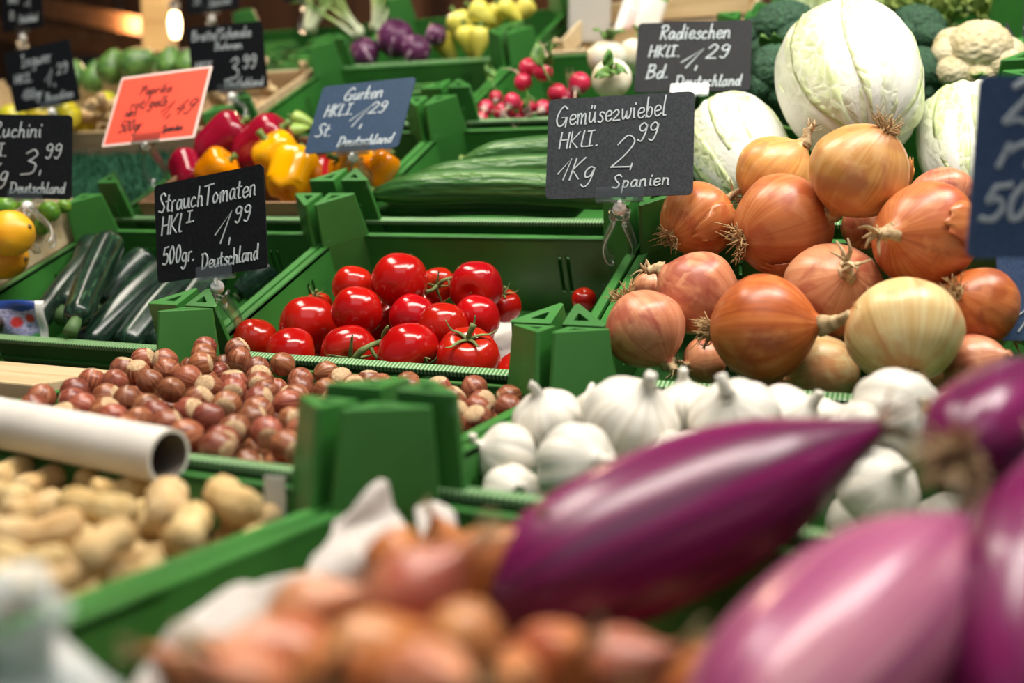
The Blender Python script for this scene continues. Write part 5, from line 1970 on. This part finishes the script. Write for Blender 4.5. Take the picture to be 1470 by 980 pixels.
# packet and box in the wooden crate
PKT = Mat('printed_seed_packet', '#e8e6de', .4)
up_ = PKT.n('TexCoord').outputs['UV']
ua = PKT.xyz(up_)
c = PKT.mix(PKT.math('GREATER_THAN', PKT.math('ADD', ua[1], PKT.math('MULTIPLY', ua[0], .35)), .95), '#e9e7df', '#5fa836')
c = PKT.mix(PKT.math('MULTIPLY', PKT.math('LESS_THAN', PKT.math('ABSOLUTE', PKT.math('SUBTRACT', ua[0], .3)), .12), PKT.math('GREATER_THAN', PKT.noise(up_, 30, 1), .5)), c, '#c77a74')
PKT.color(c)
A, B = at(880, 46, 1.82), at(946, 40, 1.84)
mb = MB(); uv_ = cdir(.32, .95, -.1)
mb.grid(10, 10, lambda a, b: A + (B - A) * a + uv_ * b * .085 - FW * .012 * math.sin(PI * a) * math.sin(PI * (.15 + .7 * b)))
o = mb.build('packet', PKT, solid=.003); tag(o, 'white and green printed packet leaning in the wooden crate behind the turnips', 'packet')
mb = MB(); mb.box((-.04, -.03, 0), (.04, .03, .12))
GREYBOX = Mat('grey_white_carton', '#a9a59d', .7)
o = mb.build('carton', GREYBOX, smooth=False, bevel=.002); o.location = at(845, 62, 1.93); o.rotation_euler = (.1, 0, .35)
tag(o, 'pale grey carton standing beside the printed packet', 'box')


# ------------------------------------------------------------------ front row: peanuts
PNT = Mat('peanut_shell', '#cfae74', .7)
a = PNT.n('TexWave'); PNT.put(a.inputs['Vector'], PNT.meridian(2.2, 60)); a.inputs['Scale'].default_value = 1.6; a.inputs['Distortion'].default_value = 2.5
nn_ = PNT.noise(PNT.jitter(PNT.tc()), 60, 3)
c = PNT.ramp(nn_, [(.3, '#c39c60'), (.7, '#e3cb98')])
c = PNT.mix(PNT.math('MULTIPLY', a.outputs['Fac'], .3), c, '#a87f48')
PNT.color(PNT.hue(c, .006, .15))
PNT.bump(PNT.math('ADD', PNT.math('MULTIPLY', a.outputs['Fac'], .6), PNT.noise(PNT.tc(), 300, 2)), .5, .0012)


def make_peanut(seed, lobes=2, R=.0105, L=.024):
    r = random.Random(seed)
    t = thing('peanut', 'peanut', 'nut')
    prof = []
    for i in range(25):
        s = i / 24
        z = -L + 2 * L * s
        e = math.sqrt(max(0, 1 - ((.16 - s) / .16) ** 2)) if s < .16 else math.sqrt(max(0, 1 - ((s - .84) / .16) ** 2)) if s > .84 else 1
        prof.append((R * e * (1 - .20 * math.exp(-((s - .5) / .13) ** 2) * (lobes > 1)), z))
    prof[0], prof[-1] = (0, -L), (0, L)
    bend = r.uniform(-.12, .12)

    def fn(p, a, s):
        k = 1 + .03 * math.cos(8 * a + 3 * s)
        return Vector((p.x * k + bend * R * math.sin(PI * s) * 3, p.y * k, p.z))
    b = MB(); b.lathe(prof, 28, fn); b.build('shell', PNT, t)
    s = MB(); s.tube([(0, 0, L * .97), (.0006, 0, L * 1.06)], [.0018, .0008], 6); s.build('stalk_tip', NUB, t)
    return Kind(t)


PNK = [make_peanut(1), make_peanut(2), make_peanut(3, 1, .0115, .016)]
segs = [((308, 698), (366, 738), 28), ((252, 790), (292, 722), 28), ((240, 692), (245, 752), 31), ((88, 824), (214, 748), 27), ((92, 722), (188, 738), 26), ((150, 704), (186, 700), 22),
        ((90, 682), (124, 690), 21), ((40, 700), (82, 684), 21), ((-6, 690), (36, 672), 21), ((4, 764), (96, 752), 27), ((6, 800), (70, 806), 28), ((46, 842), (126, 812), 26), ((-20, 716), (22, 722), 24),
        ((24, 734), (72, 722), 22), ((126, 690), (158, 676), 19), ((-14, 836), (40, 848), 28), ((340, 752), (384, 742), 22), ((196, 728), (226, 762), 20), ((180, 790), (236, 800), 22), ((286, 676), (312, 690), 17),
        ((118, 770), (150, 756), 20), ((10, 668), (60, 664), 18), ((205, 690), (214, 700), 16), ((160, 822), (226, 812), 22), ((-30, 780), (0, 770), 22), ((60, 775), (110, 785), 22)]
r = random.Random(5)
pts_ = []
for i, ((x1, y1), (x2, y2), rp) in enumerate(segs):
    h = -.012 + .010 * (rp > 24) + r.uniform(-.003, .003)
    pts_.append(((x1 + x2) / 2, (y1 + y2) / 2, rp, h))
for i, (((x1, y1), (x2, y2), rp), (P, R)) in enumerate(zip(segs, settle('F', pts_, .78, keep=.03))):
    A, B = on('F', x1, y1, uvh('F', P)[2]), on('F', x2, y2, uvh('F', P)[2])
    Lr = min(max((A - B).length + 1.9 * R, 2.7 * R), 5.2 * R)
    k = PNK[i % 2] if Lr > 3.2 * R else PNK[2]
    base = (.0105, .048) if Lr > 3.2 * R else (.0115, .032)
    k.put(P, aim(B - A, r.uniform(0, 6)), (R / base[0], R / base[0], Lr / base[1]), 'beige unshelled peanut in the green crate before the hazelnuts', 'peanuts in the green crate')
u_ = 0
low = []
for k in range(3000):                     # the layer under them, seen through the gaps
    u, v = r.uniform(-.375, -.03), r.uniform(.05, .27)
    p = Vector((u, v, -.030))
    if all((p - q).length > .026 for q in low):
        low.append(p)
for p in low[:70]:
    Q = inrow('F', *p)
    x, y, d = px_of(Q)
    if x < -120 or y > 980:
        continue
    PNK[r.randrange(3)].put(Q, aim((r.gauss(0, 1), r.gauss(0, 1), r.gauss(0, .2)), 0), 1.0, 'beige unshelled peanut in the green crate before the hazelnuts', 'peanuts in the green crate')
sheet('lining_paper', 'brown paper lining under the peanuts', 'paper', 'F', -.37, -.03, .055, .245, lambda a, b: -.046 + .003 * nz(a, b, 8), KRAFT)

# white label on the peanut crate's rim
LAB = Mat('white_label_card', '#dcdcd6', .6)
P0 = on('F', 397, 692, .004)
mb = MB(); mb.box((-.006, -.0006, -.022), (.006, .0006, .004))
o = mb.build('rim_label', LAB, smooth=False); o.location = P0 - FW * .004; o.rotation_euler = (0, 0, .35)
tag(o, 'narrow white label strip at the back corner of the peanut crate', 'label')

# white tube
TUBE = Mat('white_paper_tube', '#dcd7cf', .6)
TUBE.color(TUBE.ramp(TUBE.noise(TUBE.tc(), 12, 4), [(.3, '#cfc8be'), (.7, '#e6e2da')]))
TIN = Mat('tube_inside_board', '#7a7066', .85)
d1 = (on('G', 240, 662, .0) - CAM).dot(FW)
A = at(243, 655, d1 - .020)
B = at(-120, 583, d1 + .085)
ax = (A - B).normalized()
Rt = 40 * (A - CAM).dot(FW) / F_PX
L = (A - B).length
t = thing('paper_tube', 'white cardboard tube lying across the peanuts and hazelnuts', 'tube', B, aim(ax))
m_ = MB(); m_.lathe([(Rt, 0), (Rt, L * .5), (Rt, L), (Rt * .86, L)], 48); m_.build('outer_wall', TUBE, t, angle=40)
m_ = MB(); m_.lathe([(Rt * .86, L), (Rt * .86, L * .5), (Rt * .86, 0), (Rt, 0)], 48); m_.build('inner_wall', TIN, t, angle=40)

# plank beside the hazelnut crate
t = MB(); t.box((0, 0, 0), (.62, .10, .022))
o = t.build('wooden_plank', PINE, smooth=False, bevel=.002)
o.location = (-1.36, .655, 1.085); tag(o, 'pale wooden plank of the stall beside the hazelnut crate', 'plank')

# ------------------------------------------------------------------ shallots
SH1 = onion_skin('shallot_skin', '#8c4420', '#b66c3a', '#d69a66', '#a04c34', .25)
SH2 = onion_skin('pink_shallot_skin', '#93482e', '#bb7450', '#d6a07a', '#9a4640', .25)


def make_shallot(skin, seed, R=.019, long_=1.35):
    r = random.Random(seed)
    t = thing('shallot', 'shallot', 'shallot')
    ph = r.uniform(0, 6)
    prof = [(x * R, q * R * long_) for x, q in interp([(0, -.9), (.12, -.93), (.4, -.85), (.8, -.5), (1, -.02), (.9, .42), (.6, .8), (.32, 1.08), (.18, 1.32), (.13, 1.5), (0, 1.52)], 4)]
    b = MB(); b.lathe(prof, 36, lambda p, a, s: Vector((p.x * (1 + .05 * math.cos(2 * a + ph) + .015 * math.cos(7 * a)) + .12 * R * s * s, p.y * (1 - .05 * math.cos(2 * a + ph)), p.z)))
    b.build('bulb', skin, t)
    n = MB(); z0 = 1.42 * R * long_
    for i in range(6):
        a = i * 1.05
        d = Vector((math.cos(a) * .35 + .2, math.sin(a) * .35, 1)).normalized()
        q = Vector((.13 * R, 0, z0))
        p = catmull([q, q + d * R * .4, q + d * R * .8 + Vector((r.uniform(-.2, .2), r.uniform(-.2, .2), 0)) * R], 3)
        n.tube(p, [R * .13 * (1 - .75 * k / (len(p) - 1)) for k in range(len(p))], 5, flat=.35)
    n.build('dry_neck', DRY, t)
    n = MB(); n.lathe([(0, -.98 * R * long_), (.18 * R, -.95 * R * long_), (.24 * R, -.88 * R * long_)], 12)
    for i in range(18):
        a = r.uniform(0, 6.3)
        q = Vector((math.cos(a) * .12 * R, math.sin(a) * .12 * R, -.94 * R * long_))
        n.tube([q, q + Vector((math.cos(a) * .15, math.sin(a) * .15, -.3)) * R * r.uniform(.4, 1)], [.03 * R, .012 * R], 4)
    n.build('root_tuft', ROOT, t)
    return Kind(t)


SHK = [make_shallot(SH1, 1), make_shallot(SH2, 2), make_shallot(SH1, 3, long_=1.05)]
shl = [(570, 806, 38, .012, 2, (.2, .3, .85), 'round shallot beside the white paper peak'), (588, 862, 52, .016, 1, (.75, .65, .1), 'large pink-skinned shallot in the middle with a pointed neck'),
       (686, 812, 40, -.004, 0, (.8, .55, .2), 'shallot with a dry frayed neck reaching to the long red onion'), (667, 918, 44, .018, 2, (.2, -.1, -.95), 'shallot with its root end facing the viewer'),
       (440, 880, 40, .004, 1, (.9, .35, .1), 'reddish elongated shallot along the white paper'), (415, 948, 52, .006, 0, (-.7, .3, .5), 'broad coppery shallot nearest the paper edge'),
       (520, 945, 50, .012, 0, (.6, .2, -.5), 'coppery shallot between the broad one and the root-end one'), (300, 975, 45, -.004, 0, (-.5, .5, .5), 'shallot deep in the corner by the paper'),
       (610, 985, 50, .008, 1, (.5, .2, .6), 'pinkish shallot cut by the lower picture edge'), (790, 955, 48, .004, 0, (.3, .4, .8), 'shallot with flaky skin beneath the long red onion'),
       (730, 985, 42, .0, 2, (.2, .3, .8), 'shallot below the root-end one, in shade'), (880, 968, 48, -.004, 1, (.5, .3, .4), 'shaded shallot under the long red onion'),
       (640, 790, 26, -.01, 0, (-.2, .8, .3), 'small shallot at the back near the green rim'), (360, 990, 45, .0, 1, (-.3, .4, .6), 'pink shallot at the lower picture edge by the paper'),
       (470, 985, 44, .006, 0, (.3, .5, .6), 'coppery shallot at the bottom between two pinkish ones')]
sh_set = settle('F', [(o[0], o[1], o[2] * 1.28, o[3] + .008) for o in shl], .82)
red_ax = [(at(700, 868, .415), at(1262, 612, .47), .036), (at(1030, 1110, .30), at(1392, 745, .40), .036), (at(1470, 1100, .31), at(1500, 640, .39), .03), (at(1376, 648, .405), at(1520, 560, .52), .03)]
under = []
for k in range(6000):                      # shallots lying in the bottom layer
    q = Vector((r.uniform(.04, .36), r.uniform(.04, .26), -.066 + .030 * (k > 3000)))
    if (q.x < .06 or q.x > .34) and (q.y < .06 or q.y > .24):
        continue
    Q = inrow('F', *q)
    if any((Q - P).length < R + .020 for P, R in sh_set) or any((q - e).length < .043 for e in under):
        continue
    if any((Q - (A_ + (B_ - A_) * min(1, max(0, (Q - A_).dot(B_ - A_) / (B_ - A_).length_squared)))).length < R_ + .022 for A_, B_, R_ in red_ax):
        continue
    under.append(q)
    SHK[k % 3].put(Q, aim((r.gauss(0, 1), r.gauss(0, 1), r.gauss(0, .4))), .98, 'shallot in the lower layers beneath the others', 'shallots in the front crate')
for (px, py, rp, h, kd, nd, lab), (P, R) in zip(shl, sh_set):
    SHK[kd].put(P, aim(cdir(*nd), r.uniform(0, 6)), R / .019, lab, 'shallots in the front crate')

LINER = Mat('greyish_tissue_paper', '#bdb4ab', .8)
LINER.color(LINER.ramp(LINER.noise(LINER.tc(), 30, 4), [(.3, '#aaa098'), (.7, '#cfc9c2')]))
LINER.bump(LINER.noise(LINER.tc(), 70, 4), .5, .003)
# white paper lining the shallot crate and standing up at its edge
def paper_shape(a, b):
    return 0


def ribbon_sheet(name, label, pts_top, pts_bot, d_top, d_bot, m, nv=14, group=None, thick=.0006, wr=.003, seed=1.0):
    """crumpled sheet between an upper and a lower edge"""
    n = len(pts_top) - 1
    T = catmull([at(x, y, d) for (x, y), d in zip(pts_top, d_top)], 5)
    Bm = catmull([at(x, y, d) for (x, y), d in zip(pts_bot, d_bot)], 5)
    k = len(T) - 1

    def g(u, v):
        i = round(u * k)
        p = Bm[i].lerp(T[i], v)
        return p + Vector((mn.noise(p * 38 + Vector((seed, 0, 0))), mn.noise(p * 38 + Vector((0, seed, 5))), mn.noise(p * 38 + Vector((9, 0, seed))))) * wr * 1.6 - FW * .006 * math.sin(v * PI)
    mb = MB(); mb.grid(k, nv, g)
    o = mb.build(name, m, solid=thick)
    tag(o, label, 'paper', group)
    return o


ribbon_sheet('lining_paper', 'white tissue paper standing up in a peak between the shallots and the green crate wall',
             [(190, 985), (262, 915), (330, 868), (402, 828), (462, 764), (486, 712), (524, 682), (582, 742)], [(300, 1060), (350, 990), (400, 945), (450, 905), (510, 870), (540, 850), (570, 835), (600, 825)],
             [.345, .365, .39, .415, .45, .475, .49, .49], [.36, .38, .40, .425, .45, .46, .465, .47], LINER, wr=.008)
ribbon_sheet('tissue_scrap', 'small scrap of white tissue paper behind the round shallot', [(598, 736), (622, 724), (650, 735), (662, 765)], [(606, 800), (625, 806), (645, 806), (660, 800)], [.50] * 4, [.485] * 4, LINER, seed=4.0)

# ------------------------------------------------------------------ long red onions
RON = Mat('red_onion_skin', '#6a1748', .22)
a = RON.noise(RON.meridian(6, 2.5), 1, 4, .6)
c = RON.ramp(a, [(.28, '#420d2e'), (.5, '#6e174b'), (.72, '#8d2f68')])
fi = RON.noise(RON.meridian(30, 3), 1, 2)
c = RON.mix(RON.math('MULTIPLY', RON.ramp(fi, [(.5, 0.0), (.65, 1.0)]), .4), c, '#3a0a28')
RON.color(c)
RON.rough(RON.ramp(a, [(.3, .34), (.7, .2)]))
RON2 = Mat('pinkish_red_onion_skin', '#a5567a', .28)
a = RON2.noise(RON2.meridian(4, 2.5), 1, 4, .6)
c = RON2.ramp(a, [(.28, '#6a1a4c'), (.48, '#a5587c'), (.72, '#cfa09c')])
RON2.color(c)
RDRY = Mat('dry_red_onion_neck', '#8a6a58', .8)
RDRY.color(RDRY.ramp(RDRY.noise(RDRY.tc(), 60, 3), [(.3, '#5a2c3c'), (.7, '#c9ab88')]))


def long_onion(label, skin, A, B, R, seed, fat=.42, tuft=True):
    """A root end, B neck end"""
    r_ = random.Random(seed)
    L = (B - A).length
    t = thing('long_red_onion', label, 'onion', (A + B) / 2, aim(B - A, seed), 'long red onions on the shallots')
    base = [(0, 0), (.14, .002), (.42, .025), (.74, .10), (.94, .24), (1.0, fat), (.95, .56), (.80, .70), (.54, .82), (.32, .91), (.18, .97), (.10, 1.0), (0, 1.002)]
    ph = r_.uniform(0, 6)
    b = MB(); b.lathe([(x * R, (q - .5) * L) for x, q in interp(base, 5)], 56, lambda p, a, s: Vector((p.x * (1 + .03 * math.cos(2 * a + ph) + .008 * math.cos(11 * a)), p.y * (1 + .03 * math.cos(3 * a + ph)), p.z)))
    b.build('bulb', skin, t)
    n = MB()
    for i in range(9):
        a = i * .7
        q = Vector((math.cos(a) * .08 * R, math.sin(a) * .08 * R, L * .49))
        d = Vector((math.cos(a) * .4, math.sin(a) * .4, 1)).normalized()
        p = catmull([q, q + d * R * .3, q + d * R * .6 + Vector((r_.uniform(-.2, .2), r_.uniform(-.2, .2), 0)) * R], 3)
        n.tube(p, [R * .09 * (1 - .7 * k / (len(p) - 1)) for k in range(len(p))], 5, flat=.35)
    n.build('dry_neck', RDRY, t)
    n = MB(); n.lathe([(0, -.505 * L), (.12 * R, -.503 * L), (.17 * R, -.49 * L)], 12)
    if tuft:
        for i in range(40 if seed != 4 else 140):
            a = r_.uniform(0, 6.3)
            q = Vector((math.cos(a), math.sin(a), 0)) * R * r_.uniform(.02, .16) + Vector((0, 0, -.497 * L))
            d = Vector((math.cos(a) * r_.uniform(.2, 1.2), math.sin(a) * r_.uniform(.2, 1.2), -1)).normalized()
            LL = R * r_.uniform(.15, .5) * (1 if seed != 4 else 1.7)
            n.tube(catmull([q, q + d * LL * .5, q + d * LL + Vector((r_.uniform(-.1, .1), r_.uniform(-.1, .1), 0)) * R], 3), [R * .018] * 6 + [R * .008], 4)
    n.build('root_tuft', DRY if seed == 4 else ROOT, t)
    return t


long_onion('long glossy purple onion lying across the shallot crate, tip at the garlic', RON, at(700, 868, .415), at(1262, 612, .47), .0345, 1, fat=.38, tuft=False)
long_onion('large pinkish-purple onion in front of the long glossy one, very out of focus', RON2, at(1030, 1110, .30), at(1392, 745, .40), .034, 2, fat=.42)
long_onion('dark purple onion standing steeply at the picture edge', RON, at(1470, 1100, .31), at(1500, 640, .39), .028, 3, fat=.45)
long_onion('purple onion with a tan root clump above the steep dark one', RON, at(1376, 648, .405), at(1520, 560, .52), .028, 4, fat=.5)

# ------------------------------------------------------------------ clear plastic bag at the near corner
BAG = Mat('clear_plastic_bag', '#e6eaea', .25)
nt = BAG.nt
tr = BAG.n('BsdfTransparent'); tr.inputs[0].default_value = (.93, .95, .95, 1)
lw = BAG.n('LayerWeight'); lw.inputs[0].default_value = .4
ms = BAG.n('MixShader')
BAG.put(ms.inputs[0], BAG.math('MULTIPLY_ADD', lw.outputs['Facing'], .45, .25))
BAG.put(ms.inputs[1], tr.outputs[0]); BAG.put(ms.inputs[2], BAG.b.outputs[0])
nt.links.new(ms.outputs[0], nt.nodes['Material Output'].inputs[0])
mb = MB()
c0 = at(30, 1075, .30)


def bagf(p, a, s):
    q = p + Vector((mn.noise(p * 45), mn.noise(p * 45 + Vector((7, 0, 0))), mn.noise(p * 45 + Vector((0, 9, 0))))) * .010
    return q


mb.lathe([(0, -.04), (.022, -.037), (.030, -.015), (.029, .012), (.020, .026), (.010, .033), (.013, .040), (.018, .046)], 40, bagf)
o = mb.build('plastic_bag', BAG, solid=.0003)
o.location = c0
tag(o, 'crumpled translucent plastic bag nearest the viewer, beside the peanut crate', 'bag')

# ------------------------------------------------------------------ the hall behind the stall
POSTW = wood('pale_timber_post', '#a98a58', '#c9ac78', .3)
BEAM = wood('brown_timber_beam', '#7a4f30', '#9a6a44', .3)


def hall_box(name, label, cat, c_, half, m, rot=(0, 0, 0), group=None):
    mb = MB(); mb.box((-half[0], -half[1], -half[2]), half)
    o = mb.build(name, m, smooth=False, bevel=.004); o.location = c_; o.rotation_euler = rot
    tag(o, label, cat, group)
    return o


Pp = at(229, 40, 2.75)
hall_box('timber_post', 'pale timber post rising behind the avocados, with the lit lamp beside it', 'post', (Pp.x, Pp.y, 1.6), (.036, .036, 1.6), POSTW, (0, 0, .3))
for i, (p1, p2, d1_, d2_, hh, m, lab) in enumerate([((20, 2), (225, 42), 4.2, 3.7, .035, BEAM, 'brown timber rail running slantwise from the upper corner to the post'),
                                                    ((-20, 40), (215, 72), 4.9, 4.3, .05, BEAM, 'brown timber rail below the slanting one, behind the avocados')]):
    A, B = at(*p1, d1_), at(*p2, d2_)
    mb = MB(); L = (B - A).length
    mb.box((-.02, -hh, 0), (.02, hh, L))
    o = mb.build('timber_rail', m, smooth=False); o.location = A
    o.rotation_mode = 'QUATERNION'; o.rotation_quaternion = (B - A).to_track_quat('Z', 'Y')
    tag(o, lab, 'rail')
mb = MB(); A = at(-60, 120, 5.2)
mb.box((-1.6, 0, 0), (1.4, .1, 2.6)); o = mb.build('dark_shelving_panel', DARKW, smooth=False); o.location = (A.x + .9, 4.6, 0)
tag(o, 'dark brown panel of another stall behind the timber post', 'panel')

t = thing('hall_lamp', 'warm glowing lamp hanging beside the timber post', 'lamp', at(251, 35, 2.55))
GLOW = Mat('lit_bulb', '#ffdca0', .4)
GLOW.b.inputs['Emission Color'].default_value = C('#ffd9a0'); GLOW.b.inputs['Emission Strength'].default_value = 7
b = MB(); b.lathe([(0, -.036), (.010, -.034), (.015, -.015), (.016, .008), (.012, .026), (.008, .034)], 16); b.build('bulb', GLOW, t)
b = MB(); b.lathe([(.010, .030), (.012, .034), (.012, .055), (.003, .06), (.002, .5), (0, .5)], 12); b.build('socket', DARKM, t)
t = thing('hall_lamp', 'small dim warm lamp further off under the slanting rail', 'lamp', at(172, 36, 3.9))
GLOW2 = Mat('dim_bulb', '#ffb060', .4)
GLOW2.b.inputs['Emission Color'].default_value = C('#ff9f50'); GLOW2.b.inputs['Emission Strength'].default_value = 1.6
b = MB(); b.sphere((0, 0, 0), .028, 14, 10); b.build('bulb', GLOW2, t)
b = MB(); b.lathe([(.012, .024), (.014, .03), (.012, .06), (.003, .065), (.002, .5), (0, .5)], 12); b.build('socket', DARKM, t)

for nm, P_, e in (('hall_lamp_and_fill_light', at(251, 20, 2.45), 5), ('hall_lamp_and_fill_light', at(172, 30, 3.7), 4), ('hall_lamp_and_fill_light', at(560, -60, 3.6), 45)):  # third is an added fill to lighten the back wall, no lamp there
    l = bpy.data.lights.new(nm, 'POINT'); l.energy = e; l.color = (1.0, .68, .40); l.shadow_soft_size = .05
    o = bpy.data.objects.new(nm, l); COL.objects.link(o); o.location = P_
